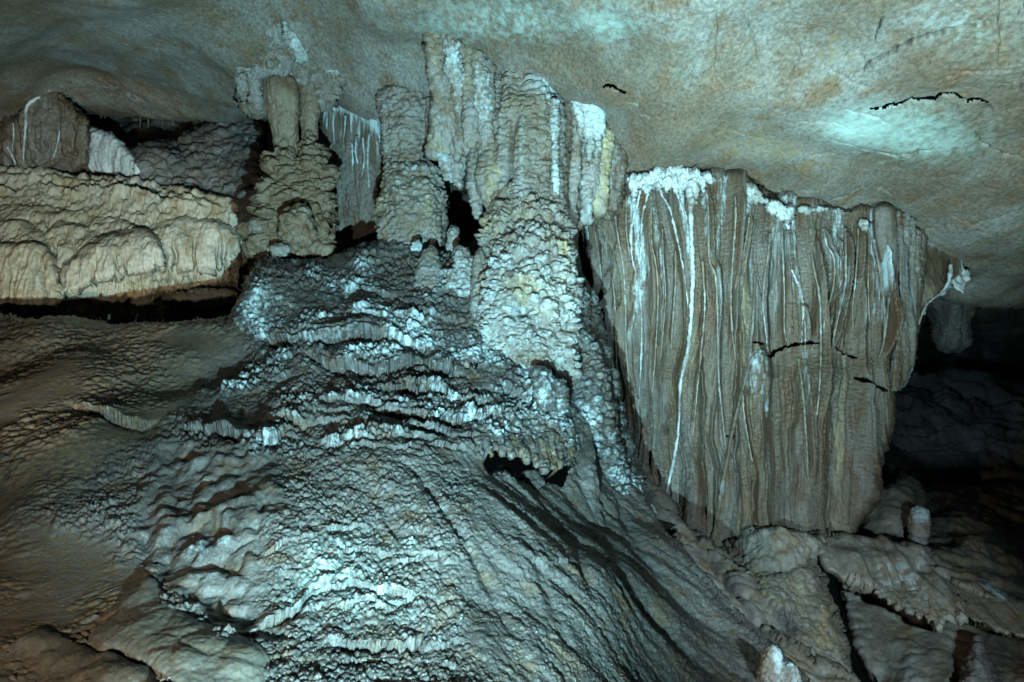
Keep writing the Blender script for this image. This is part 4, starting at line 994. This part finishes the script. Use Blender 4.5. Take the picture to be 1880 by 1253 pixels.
# ------------------------------------------------------------------ the drapery curtain
cur_Y = tps([(1035, 320, 8.2), (1150, 325, 7.5), (1300, 320, 7.35), (1450, 372, 7.35), (1600, 392, 7.35), (1690, 450, 7.35), (1045, 480, 8.5), (1085, 560, 8.1), (1100, 480, 7.75), (1120, 700, 7.8), (1200, 900, 7.2),
             (1300, 1000, 6.85), (1450, 985, 6.75), (1560, 980, 6.9), (1620, 800, 7.15), (1680, 600, 7.25), (1400, 700, 7.1), (1500, 800, 6.95), (1300, 650, 7.2)], 2e-3)
BREAKS = [([(1376, 630), (1386, 634), (1398, 634)], 4), ([(1408, 652), (1416, 654), (1424, 650), (1428, 643), (1436, 642), (1444, 634)], 3.6), ([(1444, 637), (1456, 634), (1472, 633), (1484, 632), (1494, 634)], 4.2),
          ([(1510, 634), (1520, 638)], 3.0), ([(1530, 637), (1545, 645), (1560, 652), (1574, 658)], 5.0), ([(1568, 695), (1585, 702), (1602, 712), (1616, 718)], 5.2)]


FOLDS = [([(1296, 350), (1300, 380), (1301, 440), (1303, 480), (1314, 510), (1317, 560), (1318, 620), (1320, 700), (1326, 760), (1332, 820)], 3.0, 2.2, .12),
         ([(1350, 360), (1351, 400), (1346, 470), (1342, 540), (1344, 600), (1350, 660)], 2.6, 2, .10), ([(1376, 400), (1368, 450), (1358, 490), (1350, 530)], 2.6, 1.6, .08),
         ([(1414, 430), (1410, 470), (1404, 510), (1401, 560), (1406, 610), (1410, 648)], 2.6, 1.8, .11), ([(1386, 500), (1384, 560), (1380, 620), (1372, 680), (1360, 730), (1345, 790), (1334, 850), (1322, 920), (1308, 1000)], 2.2, 6, .10),
         ([(1436, 420), (1438, 480), (1440, 540), (1440, 600), (1446, 636)], 2.4, 1.8, .10), ([(1488, 420), (1492, 480), (1504, 540), (1507, 600), (1507, 660), (1504, 720), (1498, 780)], 2.6, 1.8, .12),
         ([(1512, 420), (1518, 450), (1531, 475), (1531, 520), (1522, 560), (1514, 590), (1512, 620)], 2.6, 1.8, .12), ([(1552, 420), (1553, 470), (1552, 520), (1542, 570), (1533, 610), (1528, 640)], 2.6, 2, .15),
         ([(1576, 420), (1574, 470), (1570, 520), (1566, 560), (1566, 600)], 2.2, 1.6, .09), ([(1604, 440), (1612, 480), (1619, 530), (1624, 570), (1625, 610), (1620, 640), (1614, 656)], 2.8, 2.4, .17),
         ([(1646, 420), (1644, 470), (1636, 520), (1630, 570), (1625, 620)], 2.6, 2, .12), ([(1108, 360), (1116, 420), (1124, 500), (1130, 580), (1132, 660), (1138, 740), (1150, 800)], 2.4, 2, .10),
         ([(1126, 370), (1134, 430), (1144, 490), (1148, 560), (1150, 640), (1156, 720)], 2.4, 2, .10), ([(1088, 400), (1096, 450), (1106, 520), (1114, 580)], 2.4, 2, .10), ([(1216, 420), (1218, 480), (1222, 540), (1218, 600), (1212, 660)], 2.2, 1.6, .08),
         ([(1240, 460), (1240, 520), (1236, 580), (1232, 640)], 2.2, 1.6, .08), ([(1290, 480), (1294, 560), (1288, 640), (1280, 720), (1272, 800)], 2.4, 1.8, .10), ([(1196, 380), (1196, 440), (1206, 500), (1208, 560), (1204, 640), (1198, 720)], 2.2, 1.6, .08),
         ([(1466, 660), (1474, 720), (1480, 800), (1484, 880)], 2.2, 1.8, .07), ([(1364, 720), (1366, 760), (1374, 810), (1382, 850)], 2.4, 1.8, .12), ([(1596, 470), (1594, 520), (1596, 590)], 2, 1.4, .07), ([(1064, 380), (1072, 440), (1082, 500), (1092, 560)], 2.2, 1.8, .1),
         ([(1150, 360), (1150, 420), (1156, 470)], 2, 1.4, .06), ([(1472, 560), (1478, 600), (1478, 640)], 2, 1.4, .06), ([(1542, 440), (1544, 480), (1540, 530)], 1.8, 1.4, .06)]
RIDGES = [(p, min(.15, 1.0 * o_), 1 if i % 3 else -1) for i, (p, a_, b_, o_) in enumerate(FOLDS)]


def cur_disp(px, py, P, N, sd):
    wpx = px + 22 * perlin(np.stack([px / 110, py / 190, 0 * px], -1), 301) + 5 * perlin(np.stack([px / 40, py / 60, 0 * px], -1), 300)
    a = np.stack([wpx / 34, py / 900, 0 * px], -1)
    d = .15 * perlin(a * np.array([.5, 1, 1]), 302) + .10 * perlin(a * np.array([1.2, 1.6, 1]), 303) + .045 * np.abs(perlin(a * np.array([4.5, 3, 1]), 304)) + .012 * perlin(a * np.array([9, 4, 1]), 305)
    # horizontal crenulation between the folds
    q = P * np.array([10, 10, 42]); q = q + 1.1 * np.stack([perlin(P * 14, 306)] * 3, -1)
    cr = np.abs(perlin(q, 307)) + .6 * perlin(q * 1.9, 308)
    d = d + .011 * cr * (0.4 + .8 * np.clip(.5 + fbm(P * 2.2, 2, 309), 0, 1)) + .012 * lobes(P, .035, 310, (1, 1, 1.5)) + .003 * fbm(P * 40, 2, 311)
    # swelling of the lower part, the nodule left of its middle and the step below the break
    d = d + .10 * sstep(640, 700, py) * sstep(1380, 1430, px) * sstep(1640, 1600, px) * .6
    d = d + .16 * blob(px, py, 1390, 710, 20, 70) + .10 * blob(px, py, 1385, 800, 16, 110) + .05 * blob(px, py, 1225, 700, 16, 22)
    d = d - .10 * np.exp(-((px - 1222 - 4 * n1(py / 30)) / 5) ** 2) * sstep(730, 760, py) * sstep(800, 780, py)
    gl = 0
    for x0, y0, y1, wd, dep in [(1213, 420, 900, 3, .04), (1143, 400, 800, 3, .05), (1290, 520, 960, 3.5, .06), (1192, 450, 880, 3, .04), (1352, 540, 940, 3, .05), (1284, 640, 690, 6, .08), (1455, 650, 980, 4, .04), (1310, 700, 990, 4, .05),
                               (1384, 850, 980, 4, .05), (1420, 420, 640, 3, .05), (1490, 400, 630, 3, .05), (1560, 420, 640, 3, .05), (1640, 420, 700, 3, .06), (1588, 400, 690, 3, .05), (1120, 420, 700, 4, .06), (1085, 420, 620, 5, .06), (1068, 400, 560, 4, .06), (1530, 700, 980, 4, .04)]:
        d = d - 1.9 * dep * np.exp(-((px - x0 - 9 * n1(py / 80, int(x0)) - 3 * n1(py / 24, int(x0) + 1)) / wd) ** 2) * sstep(y0, y0 + 50, py) * sstep(y1, y1 - 40, py)
    for pts, A, flip in RIDGES:
        qn = np.array(pts, float); m = (px > qn[:, 0].min() - 40) & (px < qn[:, 0].max() + 40) & (py > qn[:, 1].min() - 20) & (py < qn[:, 1].max() + 30)
        X, Yq = px[m], py[m]
        dx = (X - np.interp(Yq, qn[:, 1], qn[:, 0])) * flip
        tt = (Yq - qn[0, 1]) / (qn[-1, 1] - qn[0, 1])
        env = sstep(-.05, .12, tt) * sstep(1.06, .85, tt)
        d[m] += A * env * np.where(dx > 0, np.exp(-dx / 12), np.exp(-(dx / 3.2) ** 2))
    for line, wd in BREAKS:
        qn = np.array(line); m = (px > qn[:, 0].min() - 14) & (px < qn[:, 0].max() + 14) & (py > qn[:, 1].min() - 14) & (py < qn[:, 1].max() + 14)
        dd, t = pdist(px[m], py[m], line)
        yl = np.interp(px[m], qn[:, 0], qn[:, 1])
        d[m] += np.where(py[m] > yl, .05, -.02) * np.exp(-dd / 12) * np.clip(5 * t * (1 - t), 0, 1)
    och = .15 + .75 * perlin(a * np.array([1.3, 1.5, 1]), 321) + .3 * blob(px, py, 1405, 500, 14, 70) + .3 * blob(px, py, 1545, 820, 14, 110) + .25 * blob(px, py, 1270, 700, 14, 120) + .2 * blob(px, py, 1450, 700, 14, 60)
    cal = .10 + .85 * perlin(a * np.array([2.6, 1.2, 1]), 323) * sstep(740, 420, py) + .3 * blob(px, py, 1388, 700, 16, 60) + .25 * np.exp(-((px - 1470) / 9) ** 2) * sstep(640, 660, py) * sstep(800, 700, py)
    dk = .10 + .65 * perlin(a * np.array([1.8, 2, 1]), 325) * sstep(420, 660, py)
    return d, {'ochre': np.clip(och * .8, 0, 1), 'calcite': np.clip(cal, 0, 1), 'dark': np.clip(dk, 0, 1)}


def cur_holes(px, py):
    h = np.zeros(px.shape, bool)
    j = 1.8 * perlin(np.stack([px / 6, py / 6, 0 * px], -1), 331)
    for line, wd in BREAKS:
        d, t = pdist(px + j, py + j, line)
        h |= d < .62 * wd * np.clip(2.2 * np.sqrt(t * (1 - t)) * (.7 + .9 * n1(t * 9, int(line[0][0]))) + .1, .15, 1.2)
    h |= np.hypot((px - 1342 + 3 * j) / 5, (py - 803 + 2 * j) / 3) < 1
    return h


cur_poly = [(1034, 330), (1070, 300), (1110, 280), (1150, 322), (1180, 318), (1215, 310), (1260, 308), (1300, 318), (1345, 330), (1400, 338), (1450, 358), (1480, 370), (1520, 374), (1560, 380), (1600, 382), (1640, 378), (1662, 384), (1686, 404), (1696, 436), (1694, 490),
            (1686, 560), (1681, 600), (1674, 655), (1660, 690), (1640, 712), (1633, 730), (1630, 770), (1618, 808), (1606, 838), (1596, 870), (1590, 905), (1580, 935), (1566, 960), (1560, 990), (1548, 1012), (1320, 1040), (1296, 1024), (1262, 1000), (1236, 955), (1214, 915), (1180, 870), (1150, 810), (1120, 720), (1090, 600), (1060, 520), (1040, 470)]
cur = thing('drapery_curtain', 'wide brown grey stone curtain of hanging folds topped by white calcite', 'drapery curtain', at(1400, 380, 7.35))
relief('curtain_sheet', cur_poly, cur_Y, M_CURT, cur, step=1.6, edge=(9, .12), wob=(2, 14), disp=cur_disp, holes=cur_holes, thick=.16, back=True)


def streak_disp(px, py, P, N, sd):
    y0, y1 = py.min(), py.max(); t = (py - y0) / (y1 - y0 + 1e-6)
    return .010 * fbm(P * 22, 3, 341), {'calcite': np.clip(.8 - .55 * t + .9 * perlin(P * np.array([8, 8, 5]), 342), 0, 1)}


def fold_disp(px, py, P, N, sd):
    return .007 * fbm(P * 22, 2, 343), {'calcite': np.clip(.22 + .4 * perlin(P * np.array([5, 5, 2]), 344), 0, .6), 'ochre': np.clip(.3 * perlin(P * np.array([5, 5, 2]), 345), 0, 1)}


def rib(name, pts, mat, r0, r1, out, deep, dsp, sides=12):
    """a raised calcite rib that follows the relief of the curtain sheet"""
    q = smooth_line(pts, max(6, int(abs(pts[-1][1] - pts[0][1]) / 7)))
    X, Yp = q[:, 0][None], q[:, 1][None]
    P = unproj(X, Yp, cur_Y(X, Yp))
    D = cur_disp(X, Yp, P, None, 0 * X + 50)[0][0]
    D = np.convolve(np.pad(D, 2, mode='edge'), [.15, .2, .3, .2, .15], mode='valid')
    t = np.linspace(0, 1, len(q)); yb = cur_Y(q[:, 0], q[:, 1]) - D * .97
    wv = 1 + .35 * n1(q[:, 1] / 16, int(q[0, 0]) % 40)
    L = np.stack([q[:, 0], q[:, 1], yb - out * np.sin(math.pi * np.clip(.12 + .8 * t, 0, 1)), (r0 + (r1 - r0) * t) * wv], -1)
    return sweep(name, L, mat, cur, sides=sides, deep=deep, disp=dsp, step=2.2)


for pts, r0, r1 in [([(1178, 340), (1170, 375), (1162, 405), (1158, 440), (1162, 480), (1172, 515), (1177, 560), (1178, 620), (1175, 700), (1171, 770), (1167, 832)], 3.4, 2.2),
                    ([(1194, 340), (1186, 370), (1179, 400), (1177, 450), (1176, 500), (1174, 520)], 3.2, 2.2),
                    ([(1205, 335), (1218, 362), (1230, 385), (1240, 425), (1250, 470), (1257, 510), (1263, 560)], 3.6, 2.2),
                    ([(1236, 340), (1248, 370), (1256, 400), (1262, 440)], 3.0, 1.8),
                    ([(1256, 330), (1262, 355), (1267, 380)], 4.5, 4.2), ([(1278, 330), (1276, 360), (1270, 382)], 4.5, 4.2),
                    ([(1268, 372), (1269, 410), (1270, 450), (1272, 500), (1270, 560), (1266, 620), (1259, 665), (1250, 705), (1248, 760), (1243, 810), (1234, 860), (1226, 895), (1220, 920)], 4.6, 3.0),
                    ([(1442, 388), (1446, 410), (1451, 438)], 5.0, 4.0), ([(1456, 392), (1455, 415), (1452, 440)], 4.0, 3.4),
                    ([(1452, 432), (1450, 460), (1452, 490), (1462, 515), (1472, 540), (1475, 570), (1473, 600), (1472, 630)], 4.0, 2.4),
                    ([(1164, 330), (1163, 350), (1162, 372)], 4, 2)]:
    rib('calcite_streak', pts, M_CRUST, r0 * (1.0 if r0 > 4 else .62), r1 * (.7 if r0 > 4 else .5), .022, 1.0, streak_disp)
for pts, r0, r1, out in FOLDS:
    big = r1 > 5
    rib('fold', pts, M_CURT if big else M_FOLD, r0 * .75, r1 * .75, -.004 if big else .012, .8 if big else 1.4, fold_disp)


# the last fold hangs free at the right and ends in a cut edge
def flag_disp(px, py, P, N, sd):
    q = P * np.array([1, 1, .15])
    return .02 * fbm(q * 8, 3, 351) + .006 * fbm(P * 22, 3, 352), {'ochre': np.clip(.35 * fbm(q * 4, 2, 353), 0, 1), 'calcite': np.clip(.7 * np.exp(-sd / 3.0), 0, 1)}


relief('hanging_fold', [(1654, 430), (1668, 450), (1666, 490), (1668, 530), (1676, 566), (1684, 596), (1684, 640), (1678, 672), (1668, 700), (1661, 712), (1648, 714), (1636, 718), (1637, 690), (1642, 650), (1650, 600), (1652, 540), (1650, 480)], lambda x, y: cur_Y(x, y) - .14, M_CURT, cur,
       step=1.5, edge=(5, .05), wob=(.8, 20), disp=flag_disp, thick=.10, back=True)
relief('hanging_fold', [(1664, 410), (1688, 420), (1692, 470), (1688, 540), (1684, 590), (1678, 580), (1672, 540), (1670, 480)], lambda x, y: cur_Y(x, y) - .06, M_CURT, cur, step=1.5, edge=(5, .06), wob=(.8, 20), disp=flag_disp, thick=.10, back=True)
crust('calcite_crust', [(1147, 324), (1158, 320), (1172, 325), (1190, 320), (1205, 312), (1225, 308), (1252, 308), (1272, 311), (1290, 318), (1308, 322), (1314, 332), (1306, 340), (1298, 332), (1292, 352), (1286, 338), (1280, 356), (1276, 372), (1268, 378), (1262, 368), (1256, 344), (1250, 362), (1244, 346),
                       (1238, 356), (1232, 340), (1224, 352), (1216, 342), (1208, 350), (1200, 338), (1194, 352), (1186, 358), (1180, 346), (1176, 348), (1170, 340), (1166, 368), (1162, 372), (1160, 345), (1152, 336)], lambda x, y: cur_Y(x, y) - .14, cur, 361, fl=.04, edge=(5, .06), wob=(2.5, 7), white=1.3, turq=.05)
crust('calcite_crust', [(1344, 340), (1356, 335), (1378, 338), (1392, 346), (1402, 358), (1408, 372), (1400, 372), (1394, 366), (1388, 376), (1382, 366), (1378, 380), (1370, 402), (1366, 398), (1360, 378), (1354, 372), (1350, 352)], lambda x, y: cur_Y(x, y) - .13, cur, 363, fl=.03, edge=(5, .06), wob=(2, 7), white=.55, turq=.3)
crust('calcite_crust', [(1405, 378), (1412, 372), (1424, 368), (1430, 376), (1444, 380), (1452, 376), (1459, 382), (1458, 398), (1452, 404), (1446, 410), (1440, 402), (1430, 404), (1426, 392), (1416, 396), (1408, 388)], lambda x, y: cur_Y(x, y) - .15, cur, 365, fl=.03, edge=(5, .06), wob=(2.5, 7), white=1.4, turq=0)
crust('calcite_crust', [(1462, 384), (1476, 380), (1500, 382), (1518, 381), (1520, 386), (1500, 388), (1478, 390)], lambda x, y: cur_Y(x, y) - .12, cur, 367, edge=(3, .04), wob=(2, 6))
crust('calcite_crust', [(1578, 410), (1590, 406), (1597, 410), (1594, 416), (1590, 424), (1584, 416)], lambda x, y: cur_Y(x, y) - .12, cur, 369, edge=(3, .04), wob=(2, 6))
# rounded finger and tattered ribs at the upper right corner
tube('finger', [(374, 1612, 1634, 7.22), (386, 1606, 1641, 7.2), (410, 1606, 1643, 7.2), (440, 1608, 1644, 7.2), (480, 1616, 1642, 7.22), (530, 1622, 1638, 7.24), (580, 1624, 1634, 7.26)], M_CURT, cur, step=1.6, round_top=14, flat=.8, disp=lumpy(.08, .008, 371, flute=.02))
for x, y0, y1, r in [(1650, 386, 500, 5), (1662, 392, 480, 6), (1674, 400, 500, 6), (1684, 420, 520, 5)]:
    tube('tattered_rib', [(y0, x - r, x + r, 7.28), ((y0 + y1) / 2, x - r * .8, x + r * 1.1, 7.27), (y1, x - r * .5, x + r * .5, 7.3)], M_CURT, cur, step=1.6, disp=lumpy(.05, .02, 373 + int(x) % 5, calc=.2, dark=.1))
tube('nodule', [(638, 1384, 1398, 6.98), (660, 1376, 1408, 6.95), (700, 1374, 1412, 6.92), (750, 1376, 1408, 6.94), (800, 1380, 1402, 6.98), (860, 1384, 1396, 7.02)], M_CURT, cur, step=1.7, round_top=20, round_bot=10, disp=lumpy(.1, .01, 379, flute=.03, calc=.3))

# ------------------------------------------------------------------ thin white drapery flag at the ceiling edge
flag = thing('drapery_flag', 'thin white-edged drapery flag jutting right from the curtain under the ceiling', 'drapery', at(1730, 490, 7.4))
fl_Y = tps([(1690, 470, 7.4), (1780, 510, 7.5), (1690, 590, 7.3), (1740, 530, 7.4), (1750, 490, 7.55)])
relief('flag_sheet', [(1686, 446), (1702, 446), (1722, 454), (1740, 460), (1756, 470), (1768, 478), (1764, 506), (1752, 518), (1744, 530), (1730, 540), (1714, 548), (1702, 558), (1700, 572), (1692, 588), (1684, 600), (1682, 560), (1686, 520)], fl_Y, M_CURT, flag, step=1.4, edge=(4, .03), wob=(1.5, 14),
       disp=lambda px, py, P, N, sd: (.03 * fbm(P * np.array([5, 5, 3]), 3, 381), {'calcite': np.clip(.9 * np.exp(-sd / 4) + .3 * blob(px, py, 1744, 510, 12, 20), 0, 1), 'ochre': .4 * blob(px, py, 1712, 530, 20, 20)}), thick=.06, back=True)
relief('flag_tip', [(1752, 486), (1764, 488), (1776, 494), (1784, 500), (1780, 516), (1772, 526), (1768, 539), (1760, 532), (1750, 526), (1748, 512)], lambda x, y: fl_Y(x, y) + .03, M_CALC, flag, step=1.4, edge=(3, .03), wob=(1.5, 8),
       disp=lambda px, py, P, N, sd: (.02 * fbm(P * 12, 3, 383), {'calcite': .2 + 0 * px, 'turquoise': .15 + 0 * px}), thick=.05, back=True)
sweep('calcite_edge', [(1746, 486, 7.38, 3), (1744, 505, 7.34, 3.5), (1740, 520, 7.32, 3), (1728, 538, 7.32, 2.4), (1712, 549, 7.3, 2), (1700, 562, 7.28, 2), (1686, 596, 7.26, 1.4)], M_CRUST, flag, sides=8, disp=streak_disp)

o = tube('stalactite', [(540, 1700, 1786, 10.7), (565, 1706, 1780, 10.7), (600, 1716, 1774, 10.7), (628, 1722, 1774, 10.7), (642, 1732, 1766, 10.7)], M_DARK, None, step=2, round_top=4, round_bot=10, disp=lumpy(.13, .05, 391, flute=.06))
tag(o, 'dim grey fluted stalactite hanging in the dark chamber right of the curtain', 'stalactite')

# ------------------------------------------------------------------ right lower corner
bould_Y = tps([(1580, 960, 7.7), (1640, 885, 8.0), (1700, 900, 8.0), (1640, 940, 7.55), (1700, 985, 7.6), (1600, 1000, 7.35)])
o = relief('boulder', [(1560, 990), (1574, 950), (1588, 915), (1596, 890), (1620, 893), (1640, 884), (1648, 874), (1668, 870), (1686, 878), (1692, 896), (1700, 915), (1700, 950), (1692, 985), (1680, 1010), (1560, 1010)], bould_Y, M_FLOOR, step=1.8, edge=(22, .3), wob=(4, 24), disp=slab_disp(.05, 401), thick=.6)
tag(o, 'dark angular boulder at the foot of the curtain on the edge of the black chamber', 'boulder')
mite('white-capped stalagmite stump standing against the dark boulder', [(932, 1678, 1692, 7.3), (945, 1673, 1698, 7.25), (965, 1671, 1699, 7.22), (985, 1672, 1698, 7.2), (1000, 1674, 1696, 7.2)], M_COL, 411, group=None, amp=.03, size=.07, extra=lambda px, py, P: {'calcite': .95 * blob(px, py, 1686, 942, 14, 18)})
mite('ribbed brown and white stalagmite stump on the rock slope at the right edge', [(988, 1780, 1798, 6.95), (1004, 1772, 1808, 6.85), (1030, 1778, 1814, 6.72), (1058, 1790, 1822, 6.5), (1084, 1796, 1828, 6.35)], M_COL, 413, group=None, flute=.03, extra=lambda px, py, P: {'calcite': .8 * blob(px, py, 1808, 1045, 12, 30)})
led_Y = tps([(1490, 990, 6.5), (1520, 1050, 6.2), (1560, 990, 6.6), (1650, 1005, 6.55), (1650, 1115, 5.95), (1780, 1060, 6.2), (1880, 1110, 5.9), (1880, 1172, 5.6), (1722, 1150, 5.75), (2050, 1180, 5.6), (1600, 1080, 6.05)])


def led_disp(px, py, P, N, sd):
    q = P * np.array([1, .22, .16])
    k = blob(px, py, 1650, 1070, 130, 60, .5)
    d = .06 * fbm(P * 2, 2, 421) + (.075 * fbm(q * 7, 2, 422) + .045 * np.abs(perlin(q * 15, 423))) * (.25 + k) + .005 * lobes(P, .08, 424) + .004 * fbm(P * 26, 3, 425)
    d = d + .10 * blob(px, py, 1710, 1090, 50, 26, .5) - .05 * blob(px, py, 1680, 1050, 20, 12) + .06 * blob(px, py, 1600, 1030, 60, 20, .3)
    return d, {'calcite': np.clip(.30 * k + .7 * blob(px, py, 1835, 1085, 36, 16, .5) + .25 * perlin(q * 8, 426) * k + .2 * blob(px, py, 1690, 1040, 20, 30), 0, 1), 'ochre': np.clip(.5 * np.exp(-sd / 9) - .1, 0, 1), 'dark': .3 * blob(px, py, 1540, 1000, 40, 14)}


led = thing('flowstone_ledge', 'grey fluted flowstone ledge overhanging the lower right corner', 'flowstone ledge', at(1700, 1120, 5.9))
relief('ledge_body', [(1492, 988), (1520, 980), (1560, 984), (1600, 990), (1640, 998), (1690, 1006), (1712, 1022), (1745, 1040), (1780, 1058), (1830, 1080), (1880, 1104), (2060, 1170), (2260, 1240), (2260, 1300), (2060, 1230), (1880, 1174), (1840, 1164), (1800, 1148), (1770, 1138), (1745, 1136), (1732, 1142), (1722, 1158), (1714, 1144), (1700, 1130), (1690, 1132),
                      (1670, 1122), (1655, 1118), (1640, 1104), (1620, 1096), (1608, 1084), (1590, 1078), (1565, 1068), (1540, 1062), (1518, 1046), (1508, 1022)], led_Y, M_FLOOR, led, step=1.6, edge=(9, .12), wob=(2.5, 14), disp=led_disp, thick=.5)
fringe(led, [(1600, 1060), (1630, 1066), (1660, 1074), (1700, 1082), (1740, 1092), (1775, 1104), (1780, 1130), (1764, 1142), (1756, 1130), (1746, 1142), (1738, 1134), (1730, 1146), (1722, 1162), (1716, 1146), (1710, 1140), (1704, 1146), (1696, 1132), (1688, 1140), (1680, 1126), (1668, 1128), (1660, 1116), (1652, 1122),
            (1640, 1106), (1632, 1110), (1624, 1096), (1614, 1098), (1608, 1082)], led_Y, .05, 427, mat=M_FLOOR, och=0.0)
low2_Y = tps([(1540, 1060, 7.0), (1640, 1110, 6.7), (1880, 1175, 6.2), (1570, 1250, 6.2), (1720, 1250, 5.9), (1880, 1253, 5.6), (2050, 1250, 5.4), (1700, 1350, 5.6)])
o = relief('lower_rock', [(1535, 1060), (1560, 1058), (1620, 1070), (1700, 1110), (1880, 1150), (2060, 1190), (2300, 1260), (2300, 1500), (1700, 1500), (1625, 1360), (1600, 1253), (1583, 1215), (1568, 1175), (1552, 1120)], low2_Y, M_FLOOR, step=1.9, edge=(10, .25), wob=(3, 20),
           disp=lambda px, py, P, N, sd: (.08 * fbm(P * 1.6, 4, 431) + .03 * lobes(P, .22, 432) + .005 * fbm(P * 30, 2, 433) + .05 * blob(px, py, 1640, 1180, 24, 18), {'dark': np.clip(.25 + .4 * fbm(P * 2, 3, 434), 0, 1), 'ochre': np.clip(.3 * fbm(P * 3, 3, 435), 0, 1)}), thick=.6)
tag(o, 'dim reddish rock face in the lower right corner under the fluted ledge', 'rock')
o = relief('flow_cone', [(1785, 1175), (1795, 1168), (1806, 1180), (1816, 1215), (1836, 1250), (1850, 1320), (1740, 1320), (1762, 1250), (1776, 1215)], lambda x, y: 5.75 + (1180 - y) * .003, M_DARK, step=1.8, edge=(24, .25), wob=(3, 10), disp=lumpy(.07, .025, 437, flute=.01), thick=.3)
tag(o, 'small dark ribbed cone of flowstone in the bottom right corner', 'flowstone')

pil_Y = tps([(1300, 1010, 6.7), (1400, 985, 6.7), (1500, 990, 6.5), (1450, 1100, 5.95), (1540, 1150, 5.9), (1350, 1080, 6.1), (1500, 1253, 5.45), (1400, 1253, 5.5), (1560, 1253, 5.5), (1500, 1340, 5.3), (1430, 1050, 6.1)])


def pil_disp(px, py, P, N, sd):
    q = P * np.array([1, 1, .3])
    d = .07 * fbm(P * 2, 3, 441) + .022 * fbm(q * 10, 3, 442) + .020 * lobes(P, .06, 443, (1, 1, .7)) + .008 * lobes(P, .025, 444)
    e = np.exp(-sd / 26)
    d = d + .03 * e * lobes(P, .045, 445)
    d = d + .10 * blob(px, py, 1420, 1000, 90, 14) - .06 * blob(px, py, 1440, 1040, 60, 10, -.15) + .08 * blob(px, py, 1420, 1110, 30, 30)
    return d, {'ochre': np.clip(.25 + .45 * fbm(P * 2.5, 3, 446), 0, 1), 'dark': np.clip(.55 * sstep(.12, .4, fbm(P * np.array([3, 3, 1.5]), 3, 447)) * sstep(1090, 1150, py) + .35 * sstep(0.1, .5, perlin(P * 2.5, 448)), 0, 1), 'calcite': np.clip(.4 * sstep(1150, 1200, py) * fbm(P * 4, 2, 449), 0, 1)}


o = relief('flowstone_pedestal', [(1296, 1000), (1330, 1000), (1400, 985), (1450, 978), (1500, 976), (1520, 984), (1505, 1010), (1500, 1030), (1508, 1060), (1516, 1090), (1526, 1120), (1540, 1150), (1552, 1180), (1560, 1210), (1563, 1340), (1570, 1500), (1380, 1500), (1330, 1340), (1320, 1200), (1300, 1080)], pil_Y, M_FLOOR, step=1.7, edge=(20, .35), wob=(3, 9), disp=pil_disp, thick=.7)
tag(o, 'brown crusted flowstone pedestal below the curtain with a black slit on its right', 'flowstone pedestal')

ch_Y = tps([(1120, 780, 7.3), (1150, 850, 7.15), (1215, 910, 7.0), (1300, 1005, 6.55), (1200, 1000, 6.3), (1300, 1150, 5.45), (1375, 1090, 5.9), (1420, 1160, 5.55), (1480, 1220, 5.2), (1560, 1270, 5.0), (1350, 1250, 5.0), (1400, 1340, 4.7), (1250, 1050, 6.0), (1340, 1050, 6.2)])


def ch_disp(px, py, P, N, sd):
    a = np.array([.6, -.55, -.58]); a /= np.linalg.norm(a); b = np.array([.7, .1, .6]); b -= a * (a @ b); b /= np.linalg.norm(b); c = np.cross(a, b)
    Q = np.stack([P @ a * .45, P @ b, P @ c], -1)
    d = .10 * lobes(Q, .20, 451, rnd=.4) + .03 * lobes(Q, .09, 452) + .03 * fbm(P * 3, 2, 453) + .004 * fbm(P * 30, 2, 454)
    dd, t = pdist(px + 5 * n1(py / 25, 2), py, [(1255, 1000), (1300, 1035), (1340, 1090), (1380, 1150), (1400, 1200)])
    d = d - .08 * np.exp(-(dd / 6) ** 2)
    dd, t = pdist(px + 4 * n1(py / 18, 4), py, [(1176, 925), (1190, 945), (1200, 975), (1216, 1000), (1232, 1030), (1250, 1052), (1270, 1100)])
    cal = .9 * np.exp(-(dd / 5.5) ** 2) * (1 - .7 * t) + .2 * blob(px, py, 1370, 1080, 26, 36)
    return d + .02 * np.exp(-(dd / 5) ** 2), {'calcite': np.clip(cal, 0, 1), 'ochre': np.clip(.22 * fbm(P * 3, 3, 455) + .1, 0, 1)}


chn = thing('flowstone_chute', 'smooth olive pillowed flowstone chute running down between the mound and the curtain', 'flowstone chute', at(1350, 1253, 5.1))
relief('chute_body', [(1110, 760), (1132, 778), (1150, 812), (1168, 845), (1190, 872), (1214, 906), (1236, 950), (1262, 980), (1300, 1006), (1330, 1030), (1352, 1050), (1376, 1078), (1392, 1110), (1402, 1150), (1428, 1180), (1470, 1208), (1520, 1235), (1566, 1262), (1600, 1345), (1300, 1345), (1180, 1060), (1100, 850)], ch_Y, M_FLOOR, chn,
       step=1.7, edge=(10, .2), wob=(3, 14), disp=ch_disp, thick=.8)
mite('white stalagmite with a wet tip at the bottom edge right of the mound', [(1186, 1412, 1424, 4.22), (1200, 1402, 1432, 4.21), (1225, 1397, 1437, 4.2), (1250, 1394, 1444, 4.2), (1300, 1386, 1452, 4.2)], M_COL, 461, group=None, flute=.01, extra=lambda px, py, P: {'calcite': .95 * blob(px, py, 1424, 1205, 12, 22) + .5 * blob(px, py, 1420, 1260, 24, 30)})
mite('short pale stalagmite just right of the wet white one at the bottom edge', [(1218, 1442, 1452, 4.3), (1232, 1438, 1462, 4.28), (1262, 1436, 1474, 4.28), (1300, 1436, 1480, 4.28)], M_COL, 463, group=None, calc=.45)
